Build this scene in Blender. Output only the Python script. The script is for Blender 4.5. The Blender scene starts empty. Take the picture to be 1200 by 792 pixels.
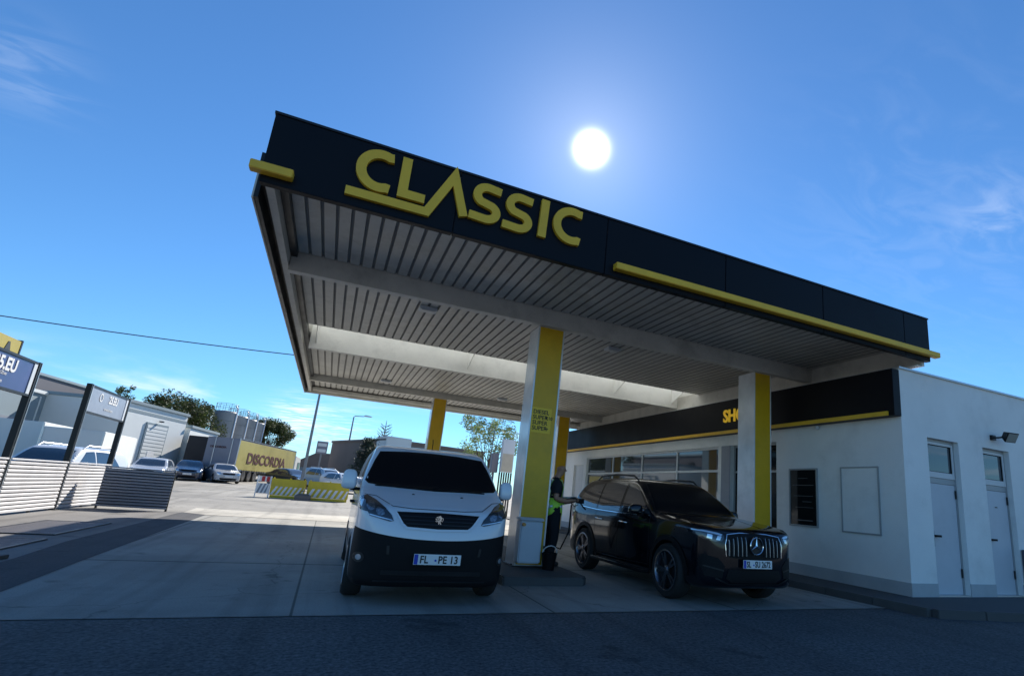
import bpy, bmesh, math, random
import numpy as np
from mathutils import Vector, Matrix
from mathutils.bvhtree import BVHTree
from mathutils.geometry import tessellate_polygon
PI = math.pi; R = math.radians
random.seed(7); np.random.seed(7)
S = bpy.context.scene
COL = S.collection
SUN = Vector((.30745, .75379, .58075)).normalized()

# ------------------------------------------------------------------ materials
def mat(name, col, rough=.6, metal=0., var=0., vscale=3., bump=0., bscale=60., coat=0., spec=None, stain=0., sscale=.7, trans=None, emit=None, tcol=None):
    m = bpy.data.materials.new(name); m.use_nodes = True
    nt = m.node_tree; b = nt.nodes['Principled BSDF']
    b.inputs['Base Color'].default_value = (*col, 1); b.inputs['Roughness'].default_value = rough
    b.inputs['Metallic'].default_value = metal
    if coat: b.inputs['Coat Weight'].default_value = coat; b.inputs['Coat Roughness'].default_value = .03
    if spec is not None: b.inputs['Specular IOR Level'].default_value = spec
    if emit: b.inputs['Emission Color'].default_value = (*emit[0], 1); b.inputs['Emission Strength'].default_value = emit[1]
    tc = nt.nodes.new('ShaderNodeNewGeometry')
    last = None
    def noise(sc, det=6, rg=.6):
        n = nt.nodes.new('ShaderNodeTexNoise'); n.inputs['Scale'].default_value = sc; n.inputs['Detail'].default_value = det
        n.inputs['Roughness'].default_value = rg
        nt.links.new(tc.outputs['Position'], n.inputs['Vector']); return n
    def ramp(src, lo, hi, a, bb):
        r = nt.nodes.new('ShaderNodeMapRange'); r.inputs[1].default_value = lo; r.inputs[2].default_value = hi
        r.inputs[3].default_value = a; r.inputs[4].default_value = bb
        nt.links.new(src, r.inputs[0]); return r.outputs[0]
    facs = []
    if var: facs.append(ramp(noise(vscale).outputs['Fac'], .3, .7, 1 - var, 1 + var))
    if stain: facs.append(ramp(noise(sscale, 8, .7).outputs['Fac'], .5, .68, 1., 1 - stain))
    if facs:
        f = facs[0]
        for g in facs[1:]:
            mm = nt.nodes.new('ShaderNodeMath'); mm.operation = 'MULTIPLY'
            nt.links.new(f, mm.inputs[0]); nt.links.new(g, mm.inputs[1]); f = mm.outputs[0]
        vm = nt.nodes.new('ShaderNodeVectorMath'); vm.operation = 'SCALE'
        vm.inputs[0].default_value = col; nt.links.new(f, vm.inputs['Scale'])
        nt.links.new(vm.outputs[0], b.inputs['Base Color'])
        rr = nt.nodes.new('ShaderNodeMath'); rr.operation = 'MULTIPLY'; rr.use_clamp = True
        rr.inputs[1].default_value = rough; nt.links.new(f, rr.inputs[0]); nt.links.new(rr.outputs[0], b.inputs['Roughness'])
    if bump:
        bn = nt.nodes.new('ShaderNodeBump'); bn.inputs['Strength'].default_value = bump; bn.inputs['Distance'].default_value = .01
        nt.links.new(noise(bscale, 4).outputs['Fac'], bn.inputs['Height']); nt.links.new(bn.outputs[0], b.inputs['Normal'])
    if trans:
        t = nt.nodes.new('ShaderNodeBsdfTranslucent'); t.inputs[0].default_value = (*(tcol or col), 1)
        mx = nt.nodes.new('ShaderNodeMixShader'); mx.inputs[0].default_value = trans
        nt.links.new(b.outputs[0], mx.inputs[1]); nt.links.new(t.outputs[0], mx.inputs[2])
        nt.links.new(mx.outputs[0], nt.nodes['Material Output'].inputs[0])
    return m

M = dict(
 navy=mat('black_fascia', (.0045, .005, .008), .45, var=.15, vscale=1.5, spec=.18),
 yellow=mat('yellow_paint', (.86, .50, .03), .5, var=.06, vscale=4, stain=.1, sscale=1.5),
 yellow_col=mat('yellow_column', (.74, .43, .01), .42, var=.06, vscale=3, stain=.12, sscale=2),
 yellow_sheet=mat('yellow_sticker', (.90, .58, .02), .4),
 soffit=mat('soffit_sheet', (.58, .57, .53), .5, .1, var=.12, vscale=.9, stain=.3, sscale=1.3),
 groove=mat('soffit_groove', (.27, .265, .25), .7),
  recess=mat('edge_shadow_gap', (.05, .05, .05), .8),
 beam=mat('beam_paint', (.66, .64, .58), .55, var=.1, vscale=2, stain=.22, sscale=1.8),
 beam_skylit=mat('beam_paint_skylit', (.82, .81, .76), .55, var=.06, vscale=2, stain=.15, sscale=1.4),  # beam paint made paler, brightness from the skylight put into the colour
 metal=mat('column_metal', (.74, .77, .80), .22, .15, coat=.3, var=.08, vscale=2.5, stain=.15, sscale=2),
 alu=mat('aluminium', (.6, .61, .62), .35, .8),
 render=mat('white_render', (.84, .84, .81), .85, var=.06, vscale=.7, bump=.5, bscale=70, stain=.13, sscale=.8),
 plinth=mat('grey_plinth', (.44, .46, .47), .85, var=.08, vscale=3, bump=.3, bscale=70, stain=.2, sscale=1.5),
 door=mat('grey_door', (.54, .57, .61), .5, var=.04, vscale=2, stain=.08),
 frame_w=mat('window_frame_white', (.62, .63, .63), .45, var=.04),
 frame_g=mat('grey_frame', (.36, .38, .39), .5, .3),
 glass=mat('dark_glass', (.006, .008, .009), .06, spec=.22),
 screen=mat('tinted_windscreen', (.006, .007, .009), .2, spec=.2),
 poster_line=mat('faded_print', (.10, .105, .11), .5),
 refl=mat('reflector_bowl', (.30, .32, .34), .15, .8, var=.5, vscale=40),
 glass_b=mat('reflective_glass', (.03, .04, .05), .03, spec=1.0, coat=.6),
 black=mat('black_plastic', (.007, .007, .008), .6, bump=.05, spec=.2),
 dark=mat('dark_metal', (.02, .02, .022), .4, .4, var=.2),
 asphalt=None, concrete=None,
 kerb=mat('kerb_stone', (.085, .085, .085), .85, var=.15, vscale=3, bump=.5, bscale=60, stain=.3),
 pave=mat('pavement_asphalt', (.085, .085, .087), .9, var=.2, vscale=5, bump=.8, bscale=110, stain=.25),
 hatch=mat('steel_hatch', (.08, .075, .08), .6, .5, var=.25, vscale=6, bump=.4, bscale=140),
 tyre=mat('tyre_rubber', (.015, .015, .015), .8, bump=.2, bscale=120),
 rim=mat('alloy_rim', (.36, .37, .39), .3, .9),
 rim_d=mat('dark_rim', (.20, .20, .22), .25, .9),
 chrome=mat('chrome', (.82, .83, .85), .1, 1.),
 van=mat('white_van_paint', (.74, .77, .80), .3, coat=.8, var=.02, vscale=1.5),
 suv=mat('black_car_paint', (.003, .004, .007), .13, .0, coat=.45, spec=.3),
 lens=mat('headlamp_lens', (.03, .035, .04), .05, spec=.9, coat=.5),
 lampw=mat('lamp_reflector', (.75, .78, .80), .12, .7),
 plate_w=mat('number_plate_white', (.80, .80, .78), .4),
 plate_b=mat('number_plate_blue', (.01, .05, .45), .4),
 ink=mat('black_ink', (.01, .01, .01), .5),
 white=mat('white_paint', (.78, .78, .77), .5, var=.04),
 offwhite=mat('offwhite_plastic', (.62, .66, .70), .45, var=.04, stain=.08, sscale=3),
 orange=mat('orange_plastic', (.75, .35, .08), .4),
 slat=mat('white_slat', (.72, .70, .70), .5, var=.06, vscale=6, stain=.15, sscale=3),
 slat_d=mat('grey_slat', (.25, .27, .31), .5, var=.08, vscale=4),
 post=mat('black_post', (.012, .011, .012), .4, .3),
 sign_b=mat('blue_sign', (.05, .08, .22), .35, var=.15, vscale=2),
 sign_g=mat('pale_blue_sign', (.30, .34, .42), .35, var=.08, vscale=3),
 skin=mat('skin', (.46, .23, .14), .55), tshirt=mat('black_tshirt', (.015, .015, .018), .9, bump=.2, bscale=150),
 trousers=mat('dark_trousers', (.012, .012, .016), .9, bump=.2, bscale=120),
 vest=mat('hivis_vest', (.52, .85, .08), .7, var=.08, vscale=12), reflect=mat('reflective_tape', (.7, .72, .7), .3, .3),
 hair=mat('short_hair', (.05, .04, .03), .9), shoe=mat('shoe', (.02, .02, .02), .6),
 red=mat('red_paint', (.50, .02, .02), .5), text_red=mat('dark_red_lettering', (.09, .02, .02), .6),
 signyellow=mat('dull_yellow_sign', (.42, .33, .04), .5, var=.08),
 trailer_y=mat('yellow_tarpaulin', (.42, .36, .10), .6, var=.08, vscale=.6, stain=.2, sscale=.4),
 trailer_g=mat('grey_trailer_doors', (.22, .22, .26), .5, var=.1, vscale=1),
 tarp_d=mat('dark_tarpaulin', (.025, .02, .022), .6, var=.2, vscale=1),
 hall_w=mat('white_cladding', (.70, .72, .70), .7, var=.05, vscale=.4, stain=.1, sscale=.2),
 hall_g=mat('bluegrey_cladding', (.22, .28, .31), .7, var=.05, vscale=.3),
 hall_d=mat('dark_cladding', (.09, .09, .11), .7, var=.1, vscale=.3),
 hall_b=mat('brown_roof', (.20, .16, .14), .8, var=.15, vscale=.6),
 silo=mat('silo_grey', (.32, .32, .32), .6, .1, var=.1, vscale=.6, stain=.2, sscale=.5),
 pole=mat('lamp_pole', (.22, .23, .24), .5, .5),
 bark=mat('bark', (.10, .08, .06), .9, var=.2),
 poly=mat('translucent_sheet', (.9, .9, .86), .6, trans=.9, tcol=(.95, .95, .9)),
 barr_y=mat('yellow_barrier', (.66, .50, .03), .5, var=.08, vscale=4, stain=.25, sscale=2),
 cable=mat('cable_black', (.02, .02, .025), .6),
 beige=mat('beige_panel', (.50, .46, .38), .6, var=.08),
 lampglass=mat('floodlight_glass', (.72, .68, .58), .1, .6),
)
def carpaint(n, c): return mat(n, c, .25, coat=.8)
def leafmat(name, c, tr=.35):
    m = bpy.data.materials.new(name); m.use_nodes = True; nt = m.node_tree; b = nt.nodes['Principled BSDF']
    b.inputs['Roughness'].default_value = .6
    g = nt.nodes.new('ShaderNodeNewGeometry'); n = nt.nodes.new('ShaderNodeTexNoise'); n.inputs['Scale'].default_value = .9
    nt.links.new(g.outputs['Position'], n.inputs['Vector'])
    cr = nt.nodes.new('ShaderNodeValToRGB'); cr.color_ramp.elements[0].position = .35; cr.color_ramp.elements[1].position = .65
    cr.color_ramp.elements[0].color = (*[v * .55 for v in c], 1); cr.color_ramp.elements[1].color = (*[v * 1.4 for v in c], 1)
    nt.links.new(n.outputs['Fac'], cr.inputs[0]); nt.links.new(cr.outputs[0], b.inputs['Base Color'])
    t = nt.nodes.new('ShaderNodeBsdfTranslucent'); nt.links.new(cr.outputs[0], t.inputs[0])
    mx = nt.nodes.new('ShaderNodeMixShader'); mx.inputs[0].default_value = tr
    nt.links.new(b.outputs[0], mx.inputs[1]); nt.links.new(t.outputs[0], mx.inputs[2]); nt.links.new(mx.outputs[0], nt.nodes['Material Output'].inputs[0])
    return m
M['leaf'] = leafmat('dark_leaf', (.075, .095, .03)); M['leaf_l'] = leafmat('pale_leaf', (.22, .28, .10), .5); M['leaf_c'] = leafmat('conifer_needle', (.03, .05, .03))

def ground_mat(name, base, spec, joints=False):
    """speckled ground: base colour, aggregate grain, stains, cracks and (for the slabs) cut joints"""
    m = bpy.data.materials.new(name); m.use_nodes = True; nt = m.node_tree; b = nt.nodes['Principled BSDF']; L = nt.links
    g = nt.nodes.new('ShaderNodeNewGeometry')
    def N(sc, det=5, rg=.6):
        n = nt.nodes.new('ShaderNodeTexNoise'); n.inputs['Scale'].default_value = sc; n.inputs['Detail'].default_value = det; n.inputs['Roughness'].default_value = rg
        L.new(g.outputs['Position'], n.inputs['Vector']); return n.outputs['Fac']
    def MR(s, a, bb, c, d):
        r = nt.nodes.new('ShaderNodeMapRange'); 
        for i, v in enumerate((a, bb, c, d)): r.inputs[i + 1].default_value = v
        L.new(s, r.inputs[0]); return r.outputs[0]
    def MU(a, c, op='MULTIPLY'):
        r = nt.nodes.new('ShaderNodeMath'); r.operation = op
        if isinstance(a, (int, float)): r.inputs[0].default_value = a
        else: L.new(a, r.inputs[0])
        if isinstance(c, (int, float)): r.inputs[1].default_value = c
        else: L.new(c, r.inputs[1])
        return r.outputs[0]
    grain = N(60 if spec < .3 else 26, 4, .75)
    f = MU(MR(grain, .3, .7, 1 - spec, 1 + spec), MR(N(.35, 7, .65), .35, .65, .80, 1.14))
    f = MU(f, MR(N(1.7, 8, .75), .56, .70, 1., .78))
    mp = nt.nodes.new('ShaderNodeMapping'); mp.inputs['Scale'].default_value = (2.6, .10, 1); L.new(g.outputs['Position'], mp.inputs[0])
    tm = nt.nodes.new('ShaderNodeTexNoise'); tm.inputs['Scale'].default_value = 1.; tm.inputs['Detail'].default_value = 5; L.new(mp.outputs[0], tm.inputs['Vector'])
    f = MU(f, MR(tm.outputs['Fac'], .50, .68, 1., .74))
    ov = nt.nodes.new('ShaderNodeTexVoronoi'); ov.inputs['Scale'].default_value = .9; ov.inputs['Randomness'].default_value = 1; wa = nt.nodes.new('ShaderNodeVectorMath'); wa.operation = 'ADD'
    na = nt.nodes.new('ShaderNodeTexNoise'); na.inputs['Scale'].default_value = 2.4; L.new(g.outputs['Position'], na.inputs['Vector']); L.new(na.outputs['Color'], wa.inputs[0]); L.new(g.outputs['Position'], wa.inputs[1]); L.new(wa.outputs[0], ov.inputs['Vector'])
    f = MU(f, MR(ov.outputs['Distance'], .10, .20, .62, 1.))
    f = MU(f, MR(N(.11, 3, .5), .40, .60, .88, 1.12))
    vor = nt.nodes.new('ShaderNodeTexVoronoi'); vor.feature = 'DISTANCE_TO_EDGE'; vor.inputs['Scale'].default_value = .22
    wn = nt.nodes.new('ShaderNodeVectorMath'); wn.operation = 'ADD'
    nc = nt.nodes.new('ShaderNodeTexNoise'); nc.inputs['Scale'].default_value = 1.2; nc.inputs['Detail'].default_value = 6
    L.new(g.outputs['Position'], nc.inputs['Vector']); L.new(nc.outputs['Color'], wn.inputs[0]); L.new(g.outputs['Position'], wn.inputs[1])
    L.new(wn.outputs[0], vor.inputs['Vector'])
    f = MU(f, MR(vor.outputs['Distance'], .0, .0035, .62, 1.))
    if joints:
        sx = nt.nodes.new('ShaderNodeSeparateXYZ'); L.new(g.outputs['Position'], sx.inputs[0])
        for ax, off, per, jw in ((0, .09, 2.74, .008), (1, -9.95, 9.95, .022)):
            t = MU(MU(MU(sx.outputs[ax], off + per * 50 + per / 2, 'ADD'), per, 'MODULO'), per / 2, 'SUBTRACT')
            t = MU(t, 0., 'ADD'); a = nt.nodes.new('ShaderNodeMath'); a.operation = 'ABSOLUTE'; L.new(t, a.inputs[0])
            f = MU(f, MR(a.outputs[0], jw, jw * 2.2, .35, 1.))
    vm = nt.nodes.new('ShaderNodeVectorMath'); vm.operation = 'SCALE'; vm.inputs[0].default_value = base; L.new(f, vm.inputs['Scale'])
    L.new(vm.outputs[0], b.inputs['Base Color']); b.inputs['Roughness'].default_value = .85; b.inputs['Specular IOR Level'].default_value = .35
    bp = nt.nodes.new('ShaderNodeBump'); bp.inputs['Strength'].default_value = .5; bp.inputs['Distance'].default_value = .006
    L.new(grain, bp.inputs['Height']); L.new(bp.outputs[0], b.inputs['Normal'])
    return m
M['asphalt'] = ground_mat('forecourt_asphalt', (.098, .10, .102), .75)
M['concrete'] = ground_mat('forecourt_concrete', (.31, .30, .27), .2, True)
M['yard'] = ground_mat('yard_asphalt', (.27, .255, .225), .2)
M['conc_band'] = ground_mat('pale_concrete_band', (.46, .43, .37), .12)
M['gutter'] = ground_mat('dark_gutter_asphalt', (.055, .055, .06), .35)
M['apron'] = ground_mat('side_paving', (.20, .19, .18), .2)

# ------------------------------------------------------------------ mesh helpers
def tag(o, label=None, cat=None, group=None, kind=None):
    for k, v in (('label', label), ('category', cat), ('group', group), ('kind', kind)):
        if v: o[k] = v
    return o
def thing(name, label, cat, loc=(0, 0, 0), rz=0, group=None):
    o = bpy.data.objects.new(name, None); o.empty_display_size = .1; COL.objects.link(o)
    o.location = loc; o.rotation_euler = (0, 0, rz); return tag(o, label, cat, group)
def root(o):
    while o.parent: o = o.parent
    return o
class MB:
    def __init__(s): s.v = []; s.f = []; s.m = []; s.cur = 0
    def add(s, vs, fs, mi=None):
        b = len(s.v); s.v += [tuple(v) for v in vs]; s.f += [tuple(i + b for i in f) for f in fs]
        s.m += [s.cur if mi is None else mi] * len(fs); return s
    def box(s, x0, x1, y0, y1, z0, z1, mx=None, mi=None):
        vs = [Vector((x, y, z)) for z in (z0, z1) for y in (y0, y1) for x in (x0, x1)]
        if mx: vs = [mx @ v for v in vs]
        return s.add(vs, [(0, 2, 3, 1), (4, 5, 7, 6), (0, 1, 5, 4), (2, 6, 7, 3), (0, 4, 6, 2), (1, 3, 7, 5)], mi)
    def tube(s, pts, r, n=8, cap=True, mi=None):
        pts = [Vector(p) for p in pts]; rs = r if isinstance(r, (list, tuple)) else [r] * len(pts)
        rings = []
        for i, p in enumerate(pts):
            d = (pts[min(i + 1, len(pts) - 1)] - pts[max(i - 1, 0)]).normalized()
            a = d.orthogonal().normalized() if i == 0 else (a - d * a.dot(d)).normalized()
            b = d.cross(a); rings.append([p + (a * math.cos(t) + b * math.sin(t)) * rs[i] for t in [2 * PI * k / n for k in range(n)]])
        vs = [v for q in rings for v in q]; fs = []
        for i in range(len(pts) - 1):
            for k in range(n):
                k2 = (k + 1) % n; fs.append((i * n + k, i * n + k2, (i + 1) * n + k2, (i + 1) * n + k))
        if cap: fs += [tuple(range(n))[::-1], tuple((len(pts) - 1) * n + k for k in range(n))]
        return s.add(vs, fs, mi)
    def lathe(s, prof, n=32, axis='z', c=(0, 0, 0), mi=None, closed=False):
        vs = []; fs = []; c = Vector(c)
        for k in range(n):
            t = 2 * PI * k / n
            for (r, h) in prof:
                x, y = r * math.cos(t), r * math.sin(t)
                vs.append(c + (Vector((x, y, h)) if axis == 'z' else Vector((h, x, y)) if axis == 'x' else Vector((y, h, x))))
        m = len(prof)
        for k in range(n):
            k2 = (k + 1) % n
            for i in range(m if closed else m - 1):
                j = (i + 1) % m; fs.append((k * m + i, k2 * m + i, k2 * m + j, k * m + j))
        return s.add(vs, fs, mi)
    def prism(s, poly, h0, h1, axis='y', mi=None, mx=None):
        """2D polygon (a, b) extruded along axis from h0 to h1: y -> (a, h, b), x -> (h, a, b), z -> (a, b, h)"""
        P = {'y': lambda a, b, h: (a, h, b), 'x': lambda a, b, h: (h, a, b), 'z': lambda a, b, h: (a, b, h)}[axis]
        n = len(poly); vs = [Vector(P(a, b, h)) for h in (h0, h1) for a, b in poly]
        if mx: vs = [mx @ v for v in vs]
        tri = tessellate_polygon([[Vector((a, b, 0)) for a, b in poly]])
        fs = [tuple(t) for t in tri] + [tuple(i + n for i in t[::-1]) for t in tri] + [(i, (i + 1) % n, (i + 1) % n + n, i + n) for i in range(n)]
        return s.add(vs, fs, mi)
    def build(s, name, mats, parent=None, local=False, smooth=0, bevel=0, seg=2, recalc=True):
        me = bpy.data.meshes.new(name); vs = s.v
        if parent is not None and not local:
            l = root(parent).location; vs = [(v[0] - l.x, v[1] - l.y, v[2] - l.z) for v in vs]
        me.from_pydata([tuple(v) for v in vs], [], s.f); 
        if not isinstance(mats, (list, tuple)): mats = [mats]
        for m in mats: me.materials.append(m)
        me.polygons.foreach_set('material_index', s.m)
        bm = bmesh.new(); bm.from_mesh(me)
        if recalc: bmesh.ops.recalc_face_normals(bm, faces=bm.faces)
        if bevel:
            es = [e for e in bm.edges if len(e.link_faces) == 2 and e.calc_face_angle(0) > .6]
            bmesh.ops.bevel(bm, geom=es, offset=bevel, segments=seg, affect='EDGES', clamp_overlap=True)
        bm.to_mesh(me); bm.free()
        if smooth:
            me.shade_smooth(); me.set_sharp_from_angle(angle=R(smooth))
        o = bpy.data.objects.new(name, me); COL.objects.link(o)
        if parent is not None: o.parent = parent
        return o
def kids(o): return [c for c in bpy.data.objects if c.parent == o]
def copy_tree(o, parent=None, label=None, loc=None, rz=None):
    c = o.copy(); COL.objects.link(c)
    if parent is not None: c.parent = parent
    if label: c['label'] = label
    if loc is not None: c.location = loc
    if rz is not None: c.rotation_euler = (0, 0, rz)
    for ch in kids(o): copy_tree(ch, c)
    return c
def struct(o): o['kind'] = 'structure'; return o
def text_mb(txt, size, depth=.01, bold=.0, spacing=1., align='LEFT', xs=1.):
    """text as a mesh builder in the local xz plane facing -y"""
    cu = bpy.data.curves.new('t', 'FONT'); cu.body = txt; cu.size = size; cu.extrude = depth / 2; cu.offset = bold; cu.space_character = spacing; cu.align_x = align; cu.resolution_u = 3
    o = bpy.data.objects.new('t', cu); COL.objects.link(o); bpy.context.view_layer.update()
    me = o.evaluated_get(bpy.context.evaluated_depsgraph_get()).to_mesh()
    mb = MB(); mb.add([(v.co.x * xs, -v.co.z, v.co.y) for v in me.vertices], [tuple(p.vertices) for p in me.polygons])
    o.to_mesh_clear() if hasattr(o, 'to_mesh_clear') else None
    bpy.data.objects.remove(o); bpy.data.curves.remove(cu)
    return mb
def xf(mb, mx):
    mb.v = [tuple(mx @ Vector(v)) for v in mb.v]; return mb
def merge(a, b, mi=None): return a.add(b.v, b.f, mi)
def stroke(pts, w, cap=True):
    """closed outline polygon of a flat-ended stroke along pts"""
    P = [Vector(p) for p in pts]; l = []; r = []
    for i, p in enumerate(P):
        if i == 0: d = (P[1] - P[0]).normalized(); n = Vector((-d.y, d.x)); k = 1
        elif i == len(P) - 1: d = (P[-1] - P[-2]).normalized(); n = Vector((-d.y, d.x)); k = 1
        else:
            d1 = (P[i] - P[i - 1]).normalized(); d2 = (P[i + 1] - P[i]).normalized()
            n1 = Vector((-d1.y, d1.x)); n2 = Vector((-d2.y, d2.x)); n = (n1 + n2).normalized(); k = 1 / max(.35, n.dot(n1))
        l.append(p + n * w / 2 * k); r.append(p - n * w / 2 * k)
    return [tuple(q) for q in l + r[::-1]]

# ------------------------------------------------------------------ ground
def gh(y): return 0. if y < 22 else min(.9, (y - 22) * .016)
def sheet(name, poly, z, m):
    mb = MB(); n = len(poly); mb.add([(x, y, z) for x, y in poly], [tuple(range(n))]); return struct(mb.build(name, m, recalc=False))
mb = MB(); ys = [-200, -60, 19.9, 22, 30, 40, 50, 60, 70, 80, 110, 900]; 
for i in range(len(ys) - 1):
    a, b = ys[i], ys[i + 1]; za, zb = gh(a) - .012, gh(b) - .012
    mb.add([(-700, a, za), (900, a, za), (900, b, zb), (-700, b, zb)], [(0, 1, 2, 3)])
struct(mb.build('ground', M['yard'], recalc=False))
sheet('road_asphalt', [(-60, -60), (60, -60), (60, 6.36), (-60, 6.30)], -.004, M['asphalt'])
sheet('forecourt_slabs', [(-2.66, 6.34), (10, 6.36), (10, 24), (-3.0, 24), (-3.05, 19.9), (-2.75, 9.9)], 0., M['concrete'])
sheet('gutter_strip', [(-3.35, 6.30), (-2.60, 6.30), (-2.745, 9.9), (-3.045, 19.95), (-3.75, 20.6), (-3.62, 12.0), (-3.45, 9.9)], .004, M['gutter'])
sheet('side_paving', [(-9, 6.3), (-3.30, 6.3), (-3.44, 9.9), (-3.61, 12.0), (-3.78, 20.6), (-9, 20.6)], .0, M['apron'])
sheet('pale_concrete_strip', [(-3.7, 20.6), (-2.99, 19.95), (10, 19.95), (10, 24.5), (-3.9, 24.5)], .006, M['conc_band'])
# pavement round the shop with its kerb
pv = [(8.52, 5.72), (10.2, 5.33), (40, 5.33), (40, 40), (8.40, 40), (8.36, 8.4)]
mb = MB(); mb.prism([(x, y) for x, y in pv], -.02, .105, 'z'); struct(mb.build('pavement', M['pave']))
mb = MB()
def kerbrun(a, b, w=.12, step=1.0):
    a = Vector(a); b = Vector(b); d = (b - a); n = max(1, round(d.length / step)); d /= n; u = d.normalized(); nn = Vector((-u.y, u.x))
    for i in range(n):
        p = a + d * i + u * .004; q = a + d * (i + 1) - u * .004
        mb.prism([tuple(p), tuple(q), tuple(q - nn * w), tuple(p - nn * w)], -.02, .12 + random.uniform(-.002, .002), 'z')
kerbrun((8.36, 8.4), (8.52, 5.72)); kerbrun((8.40, 30), (8.36, 8.4)); 
mb2 = mb; kerbrun((8.52, 5.72), (10.2, 5.33)); kerbrun((10.2, 5.33), (24, 5.33))
struct(mb.build('kerb', M['kerb'], bevel=.012))
# pump island
mb = MB(); mb.prism([(2.55, 8.15), (3.84, 8.15), (3.98, 8.35), (3.98, 13.5), (2.55, 13.5)], -.02, .12, 'z'); struct(mb.build('pump_island_kerb', M['kerb'], bevel=.02))
# hatches in the side paving
def hatch(x0, x1, y0, y1, label, skew=0):
    t = thing('manhole_hatch', label, 'hatch', ((x0 + x1) / 2, (y0 + y1) / 2, .004), 0, None)
    b = MB(); b.box(x0, x1, y0, y1, .004, .018); b.build('cover', M['hatch'], t, bevel=.004)
    b = MB()
    for a in ((x0 - .05, x0 - .005, y0 - .05, y1 + .05), (x1 + .005, x1 + .05, y0 - .05, y1 + .05), (x0 - .004, x1 + .004, y0 - .05, y0 - .005), (x0 - .004, x1 + .004, y1 + .005, y1 + .05)): b.box(*a, .001, .022)
    b.build('rim', M['dark'], t)
hatch(-5.3, -3.95, 10.6, 12.1, 'near steel hatch plate in the shaded paving at left')
hatch(-5.1, -4.1, 12.9, 15.6, 'far long steel hatch in the paving below the slatted fence')
mb = MB(); mb.prism([(-7.2, 8.6), (-3.55, 9.6), (-3.5, 9.9), (-7.2, 9.8)], .0, .05, 'z')
tag(mb.build('steel_ramp_plate', M['hatch'], bevel=.006), 'thin dark steel plate lying on the paving at the left edge', 'steel plate')

# ------------------------------------------------------------------ fuel canopy
can = thing('fuel_canopy', 'large flat fuel station canopy with black front board and yellow lettering', 'canopy', (4.4, 14, 0))
YF = 6.42
b = MB(); fx = [-1.24, .86, 2.98, 5.10, 7.22, 9.34, 10.06]
for a_, c_ in zip(fx, fx[1:]): b.box(a_ + (.004 if a_ > -1 else 0), c_ - (.004 if c_ < 10 else 0), YF, YF + .1, 4.375, 5.23)
fas = b.build('fascia', M['navy'], can, bevel=.006)
b = MB(); b.box(-1.25, 10.07, YF - .012, YF + .12, 5.233, 5.262); b.build('fascia_capping', M['dark'], fas)
b = MB(); b.box(-1.34, -.925, YF - .12, YF - .002, 4.455, 4.555); b.build('yellow_bar', M['yellow'], fas, bevel=.008)
b = MB(); b.box(3.11, 10.19, YF - .12, YF - .002, 4.455, 4.555); b.build('yellow_bar', M['yellow'], fas, bevel=.008)
# letters drawn as strokes on the board
W = .112
def arc(cx, cz, rx, rz, a0, a1, n=22): return [(cx + rx * math.cos(R(a0 + (a1 - a0) * i / n)), cz + rz * math.sin(R(a0 + (a1 - a0) * i / n))) for i in range(n + 1)]
def letter(pts, w=W):
    m_ = MB()
    P = stroke(pts, w); n = len(P) // 2
    for i in range(n - 1):
        q = [P[i], P[i + 1], P[2 * n - 2 - i], P[2 * n - 1 - i]]
        vs = [(x, y, z) for y in (YF - .055, YF - .003) for x, z in q]
        m_.add(vs, [(0, 1, 2, 3), (4, 7, 6, 5), (0, 4, 5, 1), (2, 6, 7, 3)] + ([(0, 3, 7, 4)] if i == 0 else []) + ([(1, 5, 6, 2)] if i == n - 2 else []))
    return m_
lets = []
h = W / 2
lets.append(letter([(.055, 5.15 - h)] + arc(-.07, 4.887, .215, .217, 68, 292, 26) + [(.055, 4.625 + h)]))
lets.append(letter([(.205, 5.162), (.205, 4.632 + h), (.468, 4.632 + h)]))
# underline joined to the A
lets.append(letter([(-.40, 4.535), (.512, 4.535), (.785, 5.12), (.955, 4.61)], .104))
def S_pts(cx):
    return [(cx + .205, 5.085)] + arc(cx + .035, 4.985, .135, .118, 82, 235, 14) + arc(cx + .035, 4.765, .135, .105, 58, -98, 14)[0:] + [(cx - .175, 4.672)]
lets.append(letter(S_pts(1.19), .108)); lets.append(letter(S_pts(1.625), .108))
lets.append(letter([(2.01, 5.185), (1.995, 4.635)]))
lets.append(letter([(2.555, 5.175 - h)] + arc(2.42, 4.92, .225, .217, 68, 292, 26) + [(2.545, 4.655 + h)]))
for l in lets: l.build('letter', M['yellow'], fas)
# soffit bays of trapezoidal sheet, ribs along y
def bay(y0, y1, x0=-1.03, x1=9.98, z=4.72, pitch=.185):
    m_ = MB(); n = int((x1 - x0) / pitch); P = (x1 - x0) / n; gw = .046; gd = .026
    for i in range(n):
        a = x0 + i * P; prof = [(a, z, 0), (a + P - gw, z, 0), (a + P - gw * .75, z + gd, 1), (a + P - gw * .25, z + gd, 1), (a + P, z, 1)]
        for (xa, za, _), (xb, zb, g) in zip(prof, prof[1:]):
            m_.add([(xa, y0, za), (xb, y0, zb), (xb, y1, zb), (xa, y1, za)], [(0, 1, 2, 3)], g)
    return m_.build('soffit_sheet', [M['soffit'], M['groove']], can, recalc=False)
bay(6.53, 9.24); bay(9.42, 13.72); bay(15.08, 20.45); bay(20.68, 22.95, z=4.66)
b = MB(); b.box(-1.2, 10.03, 6.53, 13.74, 4.80, 4.86); b.box(-1.2, 10.03, 15.084, 23.08, 4.80, 4.86); b.build('roof_deck', M['groove'], can)
b = MB(); b.box(-1.2, 10.03, 13.70, 15.082, 5.16, 5.175); b.build('skylight_sheet', M['poly'], can)
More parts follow.
